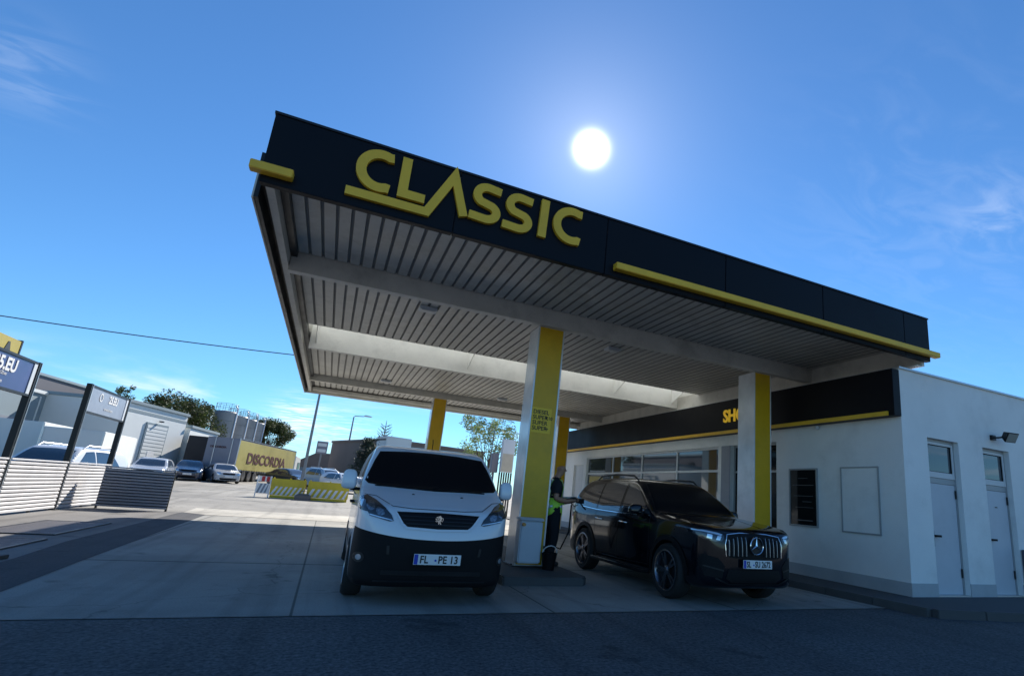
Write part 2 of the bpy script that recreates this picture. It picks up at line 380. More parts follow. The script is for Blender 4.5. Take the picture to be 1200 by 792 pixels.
for x0, x1 in ((-1.2, -1.001), (10.0, 10.03)):
    b = MB(); b.prism([(13.746, 4.79), (15.08, 4.79), (15.08, 5.158), (13.746, 5.158)], x0, x0 + .028 if x0 < 0 else x1, 'x'); b.build('skylight_end', M['beam_skylit'], can)
b = MB(); b.box(-1.2, 10.03, 15.084, 15.11, 4.862, 5.19); b.build('skylight_kerb', M['beam'], can)  # unseen back closure, added to stop sun leaking in under the sheet
b = MB(); b.box(-1.2, 10.03, 13.72, 13.745, 4.73, 5.155); b.build('skylight_kerb', M['beam'], can)
# beams
def ibeam(y0, z0, z1, x0, x1, m, fl=.012, w=.16, web=.02):
    m_ = MB(); yc = y0 + w / 2
    m_.box(x0, x1, y0, y0 + w, z0, z0 + fl); m_.box(x0, x1, y0, y0 + w, z1 - fl, z1); m_.box(x0, x1, y0 + .006, y0 + .006 + web, z0 + fl, z1 - fl)
    return m_.build('beam', m, can)
ibeam(9.245, 4.40, 4.79, -1.12, 10.0, M['beam'])
b = MB(); b.box(-1.12, 10.0, 9.247, 9.385, 4.412, 4.715); b.build('beam_cladding', M['beam'], can, bevel=.01)
ibeam(14.9, 4.43, 5.05, -1.0, 9.96, M['beam_skylit'])
ibeam(20.5, 4.50, 4.79, -1.12, 10.0, M['beam'])
for x in (-.86, 2.95, 7.57, 9.7):      # tapered brackets carrying the skylight
    b = MB(); b.prism([(14.895, 4.55), (14.895, 5.0), (13.76, 5.12), (13.76, 5.04)], x, x + .015, 'x')
    b.build('bracket', M['beam_skylit'], can)
b = MB(); b.box(9.955, 10.03, 6.53, 23.05, 4.30, 4.79); b.box(9.80, 9.95, 6.53, 23.05, 4.285, 4.30)
b.build('edge_beam', M['beam'], can)
# left edge: outer lip, light channel, dark recess
b = MB(); b.box(-1.345, -1.30, 6.9, 23.1, 4.40, 4.80); b.build('edge_trim', M['dark'], can)
b = MB(); b.box(-1.365, -1.347, 6.9, 23.1, 4.39, 4.83); b.build('edge_trim', M['beam'], can)
b = MB(); b.box(-1.22, -1.13, 6.55, 23.0, 4.47, 4.72); b.build('edge_beam', M['beam'], can)
b = MB(); b.box(-1.298, -1.222, 6.55, 23.0, 4.60, 4.79); b.box(-1.128, -1.035, 6.55, 23.0, 4.63, 4.79); b.build('edge_recess', M['dark'], can)
b = MB(); b.box(-1.365, 10.05, 23.0, 23.1, 4.40, 4.83); b.build('edge_trim', M['beam'], can, bevel=.01)
b = MB(); b.box(-1.1, 10.05, 22.75, 22.99, 4.50, 4.62); b.build('gutter', M['beam'], can, bevel=.02)
# columns
def column(x0, x1, y0, y1, zb, zt):
    c = MB(); c.box(x0 + .012, x1 - .012, y0 + .012, y1, zb, zt)
    o = c.build('column', M['metal'], can)
    c = MB(); c.box(x0 + .03, x1 - .03, y0, y0 + .01, zb + .03, zt - .01); c.build('column_panel', M['yellow_col'], o)
    c = MB()
    for xx in (x0, x1 - .028): c.box(xx, xx + .028, y0 - .006, y0 + .03, zb, zt - .004)
    c.build('corner_trim', M['metal'], o, bevel=.003)
    c = MB(); c.box(x0 - .03, x1 + .03, y0 - .02, y1 + .03, zb, zb + .012)
    for sx in (x0 - .012, x1 + .012): 
        c.box(sx - .012, sx + .012, y0 + .1, y0 + .13, zb + .012, zb + .03)
    c.build('base_plate', M['dark'], o)
    return o
c1 = column(3.085, 3.61, 9.35, 9.9, .12, 4.40)
column(8.29, 8.78, 9.35, 9.9, .0, 4.40); column(3.02, 3.52, 20.6, 21.1, 0, 4.64); column(8.05, 8.55, 20.6, 21.1, 0, 4.64)
b = MB(); b.box(3.12, 3.50, 9.342, 9.3485, 2.40, 2.86); st = b.build('fuel_sticker', M['yellow_sheet'], c1)
for i, s_ in enumerate(['DIESEL', 'SUPER', 'SUPER', 'SUPER']):
    t = text_mb(s_, .105, .004, .0012, 1.0); xf(t, Matrix.Translation((3.14, 9.340, 2.745 - i * .098))); t.build('lettering', M['ink'], st)
for s_, i in (('E10', 1), ('+', 3)):
    t = text_mb(s_, .085, .004, .001); xf(t, Matrix.Translation((3.395 if i == 1 else 3.41, 9.340, 2.75 - i * .098))); t.build('lettering', M['ink'], st)
# ceiling lights
def canlight(x, y, label):
    t = thing('ceiling_light', label, 'ceiling light', (x, y, 4.72), 0, 'box lights under the canopy')
    c = MB(); c.box(x - .17, x + .17, y - .13, y + .13, 4.655, 4.718); c.build('housing', M['offwhite'], t, bevel=.012)
    c = MB(); c.box(x - .13, x + .13, y - .09, y + .09, 4.640, 4.654); c.build('diffuser', M['frame_w'], t, bevel=.004)
canlight(1.2, 10.7, 'box light under the canopy left of the front yellow column'); canlight(5.38, 10.8, 'box light under the canopy between the two front columns')
canlight(1.22, 19.6, 'small far box light under the canopy at the back left'); canlight(5.35, 19.7, 'small far box light just left of the front column top')

# ------------------------------------------------------------------ shop
shop = thing('shop_building', 'white rendered flat roofed station shop with black board and two grey doors', 'shop', (9.46, 6.68, .105))
X0, Y0, ZR = 9.46, 6.677, 4.19
def wall_with_holes(a0, a1, z0, z1, holes, plane, t=.25):
    """a wall slab with rectangular openings; plane 'x': wall at x = X0 running in y; 'y': wall at y = Y0 running in x"""
    m_ = MB(); As = sorted({a0, a1} | {h[0] for h in holes} | {h[1] for h in holes}); Zs = sorted({z0, z1} | {h[2] for h in holes} | {h[3] for h in holes})
    def pt(a, z, d): return (X0 + d, a, z) if plane == 'x' else (a, Y0 + d, z)
    inside = lambda a, z: any(h[0] < a < h[1] and h[2] < z < h[3] for h in holes)
    for i in range(len(As) - 1):
        for j in range(len(Zs) - 1):
            if inside((As[i] + As[i + 1]) / 2, (Zs[j] + Zs[j + 1]) / 2): continue
            m_.add([pt(As[i], Zs[j], 0), pt(As[i + 1], Zs[j], 0), pt(As[i + 1], Zs[j + 1], 0), pt(As[i], Zs[j + 1], 0)], [(0, 1, 2, 3) if plane == 'y' else (3, 2, 1, 0)])
    for h in holes:
        for q in ([(h[0], h[2]), (h[1], h[2])], [(h[1], h[2]), (h[1], h[3])], [(h[1], h[3]), (h[0], h[3])], [(h[0], h[3]), (h[0], h[2])]):
            (a, z), (a2, z2) = q; m_.add([pt(a, z, 0), pt(a2, z2, 0), pt(a2, z2, t), pt(a, z, t)], [(0, 1, 2, 3)])
    return m_
side_holes = [(12.08, 20.63, .9, 2.98), (9.9, 11.57, .11, 2.98), (20.9, 21.9, .11, 2.7)]
wall_with_holes(Y0, 24, .1, ZR, side_holes, 'x').build('wall', M['render'], shop, recalc=False)
front_holes = [(10.17, 11.12, .11, 2.96), (11.91, 12.82, .11, 2.96)]
wall_with_holes(X0, 26, .1, ZR, front_holes, 'y').build('wall', M['render'], shop, recalc=False)
b = MB(); b.box(X0 + .02, 26, 24.0, 24.2, .1, ZR); b.box(25.8, 26, Y0 + .3, 24, .1, ZR); b.build('wall', M['render'], shop)
b = MB(); b.box(X0 + .01, 26, Y0 + .01, 24.2, ZR - .04, ZR - .004); b.build('roof', M['pave'], shop)
b = MB(); b.box(X0 - .03, 26.02, Y0 - .045, Y0 + .12, ZR + .001, ZR + .035); b.box(X0 - .03, X0 + .12, Y0 + .121, 24.2, ZR + .001, ZR + .035); b.build('parapet_flashing', M['alu'], shop)
b = MB(); b.box(X0 + .3, 25, Y0 + .3, 23, .2, .21); b.build('floor', M['plinth'], shop)
b = MB()
for y0, y1 in ((Y0 - .012, 9.9), (11.57, 20.9), (21.9, 24)): b.box(X0 - .012, X0 + .002, y0, y1, .1, .33)
for x0, x1 in ((X0 + .003, 10.17), (11.12, 11.91), (12.82, 26)): b.box(x0, x1, Y0 - .012, Y0 + .002, .1, .33)
b.build('plinth', M['plinth'], shop)
b = MB(); b.box(9.26, X0 - .001, 6.665, 23.0, 3.262, 4.16); fb = b.build('shop_board', M['navy'], shop, bevel=.005)
b = MB(); b.box(9.215, 9.258, 6.78, 23.0, 3.262, 3.345); b.build('yellow_bar', M['yellow'], fb, bevel=.006)
t = text_mb('SHOP', .46, .03, .010, 1.02, xs=.92); xf(t, Matrix.Translation((9.243, 11.62, 3.575)) @ Matrix.Rotation(-PI / 2, 4, 'Z')); 
M['shoptext'] = mat('shop_lettering', (.85, .52, .02), .4, emit=((.9, .58, .03), .16))
t.build('lettering', M['shoptext'], fb)
b = MB(); b.tube([(9.40, 23.4, .12), (9.40, 23.4, 3.9), (9.44, 23.4, 4.15)], .05, 12); b.build('downpipe', M['alu'], shop, smooth=50)
# side windows: frame with mullions and a transom, panes with rooms behind
def yz_frame(y0, y1, z0, z1, ms, tr, x, w=.06, parent=shop, m='frame_w', nm='window'):
    f = MB()
    f.box(x, x + .07, y0, y0 + w, z0, z1); f.box(x, x + .07, y1 - w, y1, z0, z1); f.box(x, x + .07, y0 + w, y1 - w, z0, z0 + w); f.box(x, x + .07, y0 + w, y1 - w, z1 - w, z1)
    for q in ms: f.box(x + .001, x + .069, q - w / 2, q + w / 2, z0 + w, z1 - w)
    e = [y0 + w] + [v for q in ms for v in (q - w / 2, q + w / 2)] + [y1 - w]
    for k in range(0, len(e), 2):
        for zt in tr: f.box(x + .002, x + .068, e[k], e[k + 1], zt - w / 2, zt + w / 2)
    return f.build(nm, M[m], parent)
wf = yz_frame(12.08, 20.63, .9, 2.98, [14.15, 16.26, 18.41], [2.33], X0 + .06)
ee = [12.14, 14.12, 14.18, 16.23, 16.29, 18.38, 18.44, 20.57]
for k in range(0, 8, 2):
    b = MB()
    for z0, z1 in ((.96, 2.30), (2.36, 2.92)): b.box(X0 + .09, X0 + .10, ee[k], ee[k + 1], z0, z1)
    b.build('pane', M['glass_b'], wf)
b = MB(); b.box(X0 - .03, X0 + .2, 12.05, 20.66, .86, .899); b.build('window_sill', M['alu'], shop)
ent = yz_frame(9.9, 11.57, .11, 2.98, [10.72], [2.3], X0 + .12, .05, m='frame_g', nm='entrance_door')
b = MB(); b.box(X0 + .145, X0 + .155, 9.95, 11.52, .16, 2.93); b.build('pane', M['glass'], ent)
b = MB(); b.box(X0 - .014, X0 - .001, 11.575, 11.93, .34, 2.98); b.build('grey_pilaster', M['plate_grey'] if 'plate_grey' in M else M['slat_d'], shop)
sd = yz_frame(20.9, 21.9, .11, 2.7, [], [], X0 + .06, .06, m='frame_w', nm='side_door'); b = MB(); b.box(X0 + .08, X0 + .1, 20.96, 21.84, .17, 2.64); b.build('leaf', M['frame_w'], sd)
# showcase and blank panel on the side wall
def yz_panel(y0, y1, z0, z1, m, fm, nm, fw=.035, d=.04):
    f = MB(); f.box(X0 - d, X0 - .001, y0, y0 + fw, z0, z1); f.box(X0 - d, X0 - .001, y1 - fw, y1, z0, z1); f.box(X0 - d, X0 - .001, y0 + fw, y1 - fw, z0, z0 + fw); f.box(X0 - d, X0 - .001, y0 + fw, y1 - fw, z1 - fw, z1)
    return f
t = thing('showcase', 'dark framed glass poster case on the white shop wall', 'poster case', (9.44, 9.07, 1.1))
yz_panel(8.67, 9.48, 1.1, 2.34, 0, 0, '').build('frame', M['frame_g'], t, bevel=.004)
b = MB(); b.box(X0 - .02, X0 - .002, 8.706, 9.444, 1.136, 2.304); b.build('pane', M['glass'], t)
b = MB()
for z, y0, y1, h_ in ((1.97, 8.78, 9.38, .012), (1.74, 8.80, 9.36, .010), (1.62, 8.85, 9.1, .010), (1.50, 8.80, 9.30, .007), (1.22, 8.82, 9.3, .022), (2.12, 8.95, 9.22, .01)): b.box(X0 - .0235, X0 - .0205, y0, y1, z, z + h_)
b.build('printed_lines', M['poster_line'], t)
t = thing('blank_panel', 'flat white panel with thin grey border on the shop wall near the corner', 'panel', (9.44, 7.64, 1.07))
yz_panel(7.2, 8.08, 1.07, 2.35, 0, 0, '', .028, .03).build('frame', M['frame_g'], t, bevel=.004)
b = MB(); b.box(X0 - .014, X0 - .002, 7.229, 8.051, 1.099, 2.321); b.build('board', M['render'], t)
t = thing('dome_camera', 'tiny dome camera under the black board of the shop', 'camera', (9.42, 8.62, 3.2)); b = MB(); b.lathe([(0, .045), (.045, .04), (.05, 0), (.04, -.03), (.02, -.048), (0, -.05)], 16, 'z', (9.41, 8.62, 3.205)); b.build('dome', M['offwhite'], t, smooth=40)
# front doors
def front_door(x0, x1, sign=False):
    d = MB(); y = Y0 + .10; w = .05
    d.box(x0, x0 + w, y, y + .06, .11, 2.96); d.box(x1 - w, x1, y, y + .06, .11, 2.96); d.box(x0 + w, x1 - w, y, y + .06, 2.91, 2.96); d.box(x0 + w, x1 - w, y, y + .06, 2.12, 2.22)
    f = d.build('door', M['frame_g'], shop, bevel=.004)
    d = MB(); d.box(x0 + w + .004, x1 - w - .004, y + .008, y + .05, .13, 2.115); d.build('leaf', M['door'], f, bevel=.003)
    d = MB(); d.box(x0 + .08, x0 + .135, y - .018, y + .0075, .96, 1.24); d.box(x0 + .105, x0 + .13, y - .05, y - .015, 1.14, 1.165); d.box(x0 + .09, x0 + .28, y - .065, y - .035, 1.13, 1.17); d.build('handle', M['black'], f, bevel=.003)
    d = MB()
    for z in (.42, 1.86): d.box(x1 - w - .03, x1 - w + .01, y - .012, y + .0, z, z + .16)
    d.build('hinge', M['dark'], f)
    d = MB(); a0, a1, z0, z1 = x0 + w + .005, x1 - w - .005, 2.225, 2.905
    for q in ((a0, a0 + .05, z0, z1), (a1 - .05, a1, z0, z1), (a0 + .05, a1 - .05, z0, z0 + .11), (a0 + .05, a1 - .05, z1 - .05, z1)): d.box(q[0], q[1], y - .012, y + .05, q[2], q[3])
    wn = d.build('window', M['frame_w'], shop, bevel=.004)
    d = MB(); d.box(a0 + .05, a1 - .05, y + .015, y + .022, z0 + .11, z1 - .05); d.build('pane', M['glass_b'], wn)
    d = MB()
    for q in ((a0 + .05, a0 + .062, z0 + .11, z1 - .05), (a1 - .062, a1 - .05, z0 + .11, z1 - .05), (a0 + .062, a1 - .062, z0 + .11, z0 + .122), (a0 + .062, a1 - .062, z1 - .062, z1 - .05)): d.box(q[0], q[1], y + .002, y + .014, q[2], q[3])
    d.build('gasket', M['black'], wn)
    d = MB(); d.box(x0, x1, Y0 + .001, Y0 + .14, .106, .128); d.build('threshold', M['alu'], f)
    if sign:
        d = MB(); d.box(x0 + .42, x0 + .50, y + .003, y + .007, 1.78, 1.80); d.build('door_label', M['ink'], f)
front_door(10.17, 11.12); front_door(11.91, 12.82, True)
# flood light, with bracket, over the second door
t = thing('floodlight', 'square floodlight on a bracket above the second grey door', 'floodlight', (12.30, 6.67, 3.2))
b = MB(); b.box(12.2, 12.32, 6.62, 6.676, 3.14, 3.24); b.tube([(12.26, 6.63, 3.19), (12.30, 6.55, 3.19), (12.33, 6.5, 3.20)], .018); b.build('bracket', M['dark'], t)
mx = Matrix.Translation((12.38, 6.40, 3.21)) @ Matrix.Rotation(R(-12), 4, 'Z') @ Matrix.Rotation(R(30), 4, 'X') @ Matrix.Scale(1.25, 4)
b = MB(); b.prism([(-.06, -.06), (.06, -.06), (.09, .09), (-.09, .09)], 0, 0.001, 'z'); b = MB()
vs = [mx @ Vector(p) for p in [(-.11, -.05, -.085), (.11, -.05, -.085), (.11, -.05, .085), (-.11, -.05, .085), (-.07, .07, -.05), (.07, .07, -.05), (.07, .07, .05), (-.07, .07, .05)]]
b.add(vs, [(0, 1, 2, 3), (4, 7, 6, 5), (0, 4, 5, 1), (1, 5, 6, 2), (2, 6, 7, 3), (3, 7, 4, 0)]); b.build('housing', M['dark'], t, bevel=.006)
b = MB(); b.box(-.095, .095, -.056, -.051, -.07, .07, mx); b.build('glass', M['lampglass'], t)
b = MB(); b.box(12.86, 13.02, 6.45, 6.66, .22, 1.0); b.tube([(12.94, 6.6, .11), (12.94, 6.6, .22)], .02)
tag(b.build('meter_cabinet', M['hall_d'], bevel=.01), 'narrow dark cabinet against the wall right of the second door', 'cabinet')

# ------------------------------------------------------------------ things on the pump island
t = thing('waste_bin', 'pale blue grey litter bin hung low on the front yellow column', 'bin', (3.25, 9.2, .16))
b = MB(); b.prism([(9.08, .20), (9.335, .20), (9.335, .88), (9.10, .88)], 3.05, 3.45, 'x'); b.build('body', M['offwhite'], t, bevel=.02, seg=3)
b = MB(); b.prism([(9.06, .885), (9.338, .885), (9.338, .93), (9.12, .93)], 3.035, 3.465, 'x'); b.build('lid', M['offwhite'], t, bevel=.012)
b = MB(); b.lathe([(0, -.03), (.028, -.03), (.03, .02), (0, .022)], 14, 'y', (3.09, 9.05, .82)); b.build('knob', M['orange'], t, smooth=40)
pump = thing('fuel_pump', 'white fuel pump standing behind the front yellow column', 'fuel pump', (3.62, 10.4, .12))
b = MB(); b.box(3.38, 3.88, 10.05, 10.75, .12, 1.35); b.build('cabinet', M['offwhite'], pump, bevel=.02)
b = MB(); b.box(3.42, 3.84, 10.09, 10.71, 1.355, 1.75); b.build('head', M['offwhite'], pump, bevel=.02)
b = MB(); b.box(3.841, 3.85, 10.2, 10.6, 1.42, 1.7); b.build('display', M['glass'], pump)
b = MB()
for k in range(3): b.box(3.881, 3.92, 10.12 + k * .2, 10.23 + k * .2, .85, 1.2)
b.build('nozzle_holder', M['black'], pump, bevel=.008)
b = MB(); b.tube([(3.90, 10.49, 1.3), (3.98, 10.46, .9), (4.08, 10.3, .40), (4.2, 10.05, .36), (4.24, 9.80, .7), (4.17, 9.63, 1.18)], .014, 8); b.build('hose', M['black'], pump, smooth=60)
# bucket with handle at the pump attendant's feet
t = thing('bucket', 'small black bucket with white handle on the island edge beside the bin', 'bucket', (3.58, 9.02, .12))
b = MB(); b.lathe([(0, .0), (.095, .0), (.13, .26), (.137, .26), (.137, .27), (.12, .27), (.088, .015), (0, .015)], 24, 'z', (3.58, 9.02, .12)); b.build('body', M['black'], t, smooth=40)
b = MB(); b.tube([(3.45, 9.02, .385)] + [(3.58 - .13 * math.cos(a), 9.02 - .05 * math.sin(a), .385 + .12 * math.sin(a)) for a in [k * PI / 8 for k in range(1, 8)]] + [(3.71, 9.02, .385)], .008, 8); b.build('handle', M['white'], t, smooth=60)
b = MB(); b.tube([(3.54, 9.03, .16), (3.56, 9.06, .46)], .012); b.box(3.48, 3.64, 9.05, 9.075, .44, .49); b.build('squeegee', M['black'], t)

# ------------------------------------------------------------------ vehicles
def catmull(P, n=5, closed=True):
    out = []; N = len(P); P = [np.array(p[:2], float) for p in P]
    for i in range(N):
        p0, p1, p2, p3 = P[i - 1], P[i], P[(i + 1) % N], P[(i + 2) % N]
        for k in range(n):
            t = k / n; a = np.linalg.norm(p2 - p1); 
            m1 = (p2 - p0) / max(1e-6, np.linalg.norm(p2 - p1) + np.linalg.norm(p1 - p0)) * a
            m2 = (p3 - p1) / max(1e-6, np.linalg.norm(p3 - p2) + np.linalg.norm(p2 - p1)) * a
            out.append((2 * t**3 - 3 * t**2 + 1) * p1 + (t**3 - 2 * t**2 + t) * m1 + (-2 * t**3 + 3 * t**2) * p2 + (t**3 - t**2) * m2)
    return np.array(out)
def sdpoly(P, V):
    A = V; B = np.roll(V, -1, axis=0); d = np.full(len(P), 1e9); s = np.zeros(len(P), bool)
    for a, b in zip(A, B):
        e = b - a; w = P - a; t = np.clip((w @ e) / max(1e-12, e @ e), 0, 1); q = w - t[:, None] * e
        d = np.minimum(d, (q * q).sum(1))
        c = ((a[1] > P[:, 1]) != (b[1] > P[:, 1])) & (P[:, 0] < (b[0] - a[0]) * (P[:, 1] - a[1]) / (b[1] - a[1] + 1e-12) + a[0]); s ^= c
    d = np.sqrt(d); return np.where(s, -d, d)
def smax(a, b, k):
    h = np.clip(.5 + .5 * (a - b) / k, 0, 1); return b * (1 - h) + a * h + k * h * (1 - h)
def hull(side, front, plan, step, zc, ends, k=(.07, .10)):
    """closed car body: the smooth intersection of a side, a front and a plan outline"""
    sd = catmull(side); fr = catmull(front + [(-x, z) for x, z in front[::-1]]); pl = catmull(plan + [(-x, y) for x, y in plan[::-1]])
    L = sd[:, 0].max(); Wd = pl[:, 0].max(); H = sd[:, 1].max()
    F = lambda p: smax(smax(sdpoly(p[:, 1:3], sd), sdpoly(p[:, [0, 2]], fr), k[0]), sdpoly(p[:, :2], pl), k[1])
    nx = int(2 * Wd / step); ny = int(L / step); nz = int(H / step); idx = {}; vs = []; fs = []
    def vid(i, j, l):
        q = (i, j, l)
        if q not in idx: idx[q] = len(vs); vs.append(((i / nx * 2 - 1) * Wd, j / ny * L, l / nz * H))
        return idx[q]
    for i in range(nx):
        for j in range(ny):
            fs.append((vid(i, j, 0), vid(i, j + 1, 0), vid(i + 1, j + 1, 0), vid(i + 1, j, 0))); fs.append((vid(i, j, nz), vid(i + 1, j, nz), vid(i + 1, j + 1, nz), vid(i, j + 1, nz)))
    for i in range(nx):
        for l in range(nz):
            fs.append((vid(i, 0, l), vid(i + 1, 0, l), vid(i + 1, 0, l + 1), vid(i, 0, l + 1))); fs.append((vid(i, ny, l), vid(i, ny, l + 1), vid(i + 1, ny, l + 1), vid(i + 1, ny, l)))
    for j in range(ny):
        for l in range(nz):
            fs.append((vid(0, j, l), vid(0, j, l + 1), vid(0, j + 1, l + 1), vid(0, j + 1, l))); fs.append((vid(nx, j, l), vid(nx, j + 1, l), vid(nx, j + 1, l + 1), vid(nx, j, l + 1)))
    V = np.array(vs); A = np.zeros_like(V); A[:, 1] = np.clip(V[:, 1], ends[0], L - ends[1]); A[:, 2] = zc
    D = V - A; D /= np.linalg.norm(D, axis=1)[:, None]
    lo = np.zeros(len(V)); hi = np.full(len(V), 3.)
    for _ in range(16):
        mid = (lo + hi) / 2; ins = F(A + D * mid[:, None]) < 0; lo = np.where(ins, mid, lo); hi = np.where(ins, hi, mid)
    V = A + D * lo[:, None]
    b = MB(); b.add([tuple(v) for v in V], fs); return b
def refine(bm, mx):
    for _ in range(7):
        es = [e for e in bm.edges if e.calc_length() > mx]
        if not es: break
        bmesh.ops.subdivide_edges(bm, edges=es, cuts=1, use_grid_fill=False)
        bmesh.ops.triangulate(bm, faces=[f for f in bm.faces if len(f.verts) > 3])
RAY = {'L': (Vector((1, 0, 0)), lambda a, b: Vector((-3, a, b))), 'R': (Vector((-1, 0, 0)), lambda a, b: Vector((3, a, b))),
       'F': (Vector((0, 1, 0)), lambda a, b: Vector((a, -3, b))), 'B': (Vector((0, -1, 0)), lambda a, b: Vector((a, 9, b))), 'T': (Vector((0, 0, -1)), lambda a, b: Vector((a, b, 4)))}
def shell(b, c, r, e=.55, n=24, m=14, taper=0.):
    f = lambda v: math.copysign(abs(v) ** e, v); vs = []; fs = []
    for i in range(m + 1):
        u = -PI / 2 + PI * i / m
        for k in range(n):
            t = 2 * PI * k / n; q = (f(math.cos(u)) * f(math.cos(t)), f(math.cos(u)) * f(math.sin(t)), f(math.sin(u)))
            s_ = 1 + taper * q[2]; vs.append((c[0] + r[0] * q[0] * s_, c[1] + r[1] * q[1] * s_, c[2] + r[2] * q[2]))
    for i in range(m):
        for k in range(n): k2 = (k + 1) % n; fs.append((i * n + k, i * n + k2, (i + 1) * n + k2, (i + 1) * n + k))
    b.add(vs, fs)
class Car:
    def __init__(s, name, label, cat, loc, rz, group=None): s.t = thing(name, label, cat, loc, rz, group)
    def body(s, b, m, wells, cut=None, well_m=None, arch_r=None):
        o = b.build('body', [m, M['black']], s.t, local=True, smooth=30)
        bm = bmesh.new(); bm.from_mesh(o.data); bm.normal_update(); s.bvh = BVHTree.FromBMesh(bm); s.fv = [[(v.co.copy(), v.normal.copy()) for v in f.verts] for f in bm.faces]; bm.free()
        if wells:
            cs = []
            for (y, z, r) in wells:
                for sx in (-1, 1):
                    c = MB(); c.lathe([(0, .62 * sx), (r, .62 * sx), (r, 1.4 * sx), (0, 1.4 * sx)], 40, 'x', (0, y, z)); cs.append(c)
            cc = MB(); 
            for c in cs: cc.add(c.v, c.f)
            co = cc.build('cut', M['black']); bpy.context.view_layer.update()
            # the cutter lies in the car's own space
            co.matrix_world = s.t.matrix_world.copy()
            md = o.modifiers.new('b', 'BOOLEAN'); md.operation = 'DIFFERENCE'; md.object = co; md.solver = 'EXACT'
            bpy.context.view_layer.update(); dg = bpy.context.evaluated_depsgraph_get()
            me = bpy.data.meshes.new_from_object(o.evaluated_get(dg)); o.modifiers.clear(); o.data = me
            me.materials.clear(); me.materials.append(m); me.materials.append(M['black'])
            bpy.data.objects.remove(co)
            for p in me.polygons:
                c = p.center; p.material_index = 0
                for (y, z, r) in wells:
                    if math.hypot(c.y - y, c.z - z) < r - .004 and abs(c.x) < .70 or (abs(math.hypot(c.y - y, c.z - z) - r) < .012 and abs(p.normal.x) < .3): p.material_index = 1
        if cut:                       # a second piece of the body (bumper, sill) split off by a level cut
            zf, yl, m2, nm = cut
            bm = bmesh.new(); bm.from_mesh(o.data)
            for v in bm.verts: v.co.z -= zf(v.co.x)
            bmesh.ops.bisect_plane(bm, geom=bm.verts[:] + bm.edges[:] + bm.faces[:], plane_co=(0, 0, 0), plane_no=(0, 0, 1), dist=1e-5)
            bmesh.ops.bisect_plane(bm, geom=bm.verts[:] + bm.edges[:] + bm.faces[:], plane_co=(0, yl, 0), plane_no=(0, 1, 0), dist=1e-5)
            sel = [f for f in bm.faces if f.calc_center_median().z < 0 and f.calc_center_median().y < yl]
            for v in bm.verts: v.co.z += zf(v.co.x)
            b2 = bm.copy(); keep = {f.index for f in sel}; bm.faces.index_update(); b2.faces.ensure_lookup_table()
            keep = {f.index for f in sel}
            bmesh.ops.delete(b2, geom=[f for f in b2.faces if f.index not in keep], context='FACES'); bmesh.ops.delete(bm, geom=sel, context='FACES')
            bm.to_mesh(o.data); me2 = bpy.data.meshes.new(nm); b2.to_mesh(me2); me2.materials.append(m2); me2.materials.append(M['black']); bm.free(); b2.free()
            q = bpy.data.objects.new(nm, me2); COL.objects.link(q); q.parent = s.t; me2.shade_smooth(); me2.set_sharp_from_angle(angle=R(30)); s.bump = q
        o.data.shade_smooth(); o.data.set_sharp_from_angle(angle=R(30)); s.b = o; return o
    def hit(s, mode, a, b, off):
        d, org = RAY[mode]; o = org(a, b); h = s.bvh.ray_cast(o, d)
        if h[0] is None:
            q = Vector(o); 
            q = {'L': Vector((-.6, a, b)), 'R': Vector((.6, a, b)), 'F': Vector((a, .3, b)), 'B': Vector((a, 4.5, b)), 'T': Vector((a, b, 1.4))}[mode]; h = s.bvh.find_nearest(q)
        return h[0] - d * off
    def patch(s, name, m, mode, poly, off=.004, smooth=True, res=.05, parent=None, curve=True):
        if curve: poly = [tuple(p) for p in catmull(poly, 3)]
        bm = bmesh.new(); vs = [bm.verts.new((a, b, 0)) for a, b in poly]
        for t in tessellate_polygon([[Vector((a, b, 0)) for a, b in poly]]):
            try: bm.faces.new([vs[i] for i in t])
            except ValueError: pass
        refine(bm, res)
        for v in bm.verts: v.co = s.hit(mode, v.co.x, v.co.y, off)
        d = RAY[mode][0]; bm.normal_update()
        if sum(f.normal.dot(d) * f.calc_area() for f in bm.faces) > 0: bmesh.ops.reverse_faces(bm, faces=bm.faces)
        me = bpy.data.meshes.new(name); bm.to_mesh(me); bm.free(); me.materials.append(m)
        if smooth:
            me.shade_smooth(); ns = []
            for v in me.vertices:
                h = s.bvh.find_nearest(v.co); nn = Vector((0, 0, 0))
                for c_, n_ in s.fv[h[2]]: nn += n_ / ((c_ - h[0]).length + .004)
                nn.normalize(); ns.append(tuple(nn if nn.dot(h[1]) > 0 else -nn))
            me.normals_split_custom_set_from_vertices(ns)
        o = bpy.data.objects.new(name, me); COL.objects.link(o); o.parent = parent or s.t; return o
    def ribbon(s, mode, pts, w, off=.005, closed=False, step=.06):
        P = []; n = len(pts)
        for i in range(n if closed else n - 1):
            a = Vector(pts[i]); b = Vector(pts[(i + 1) % n]); k = max(1, int((b - a).length / step)); P += [a.lerp(b, j / k) for j in range(k)]
        if not closed: P.append(Vector(pts[-1]))
        m_ = MB(); N = len(P); vs = []
        for i, p in enumerate(P):
            a = P[i - 1] if (i or closed) else p; b = P[(i + 1) % N] if (i < N - 1 or closed) else p
            d = (b - a).normalized(); nn = Vector((-d.y, d.x)) * w / 2
            vs += [s.hit(mode, p.x + nn.x, p.y + nn.y, off), s.hit(mode, p.x - nn.x, p.y - nn.y, off)]
        m_.add(vs, [(2 * i, 2 * i + 1, (2 * i + 3) % (2 * N), (2 * i + 2) % (2 * N)) for i in range(N if closed else N - 1)]); return m_
    def line(s, name, m, runs, parent=None):
        b = MB()
        for r in runs: q = s.ribbon(*r[:3], **(r[3] if len(r) > 3 else {})); b.add(q.v, q.f)
        o = b.build(name, m, parent or s.t, local=True); return o
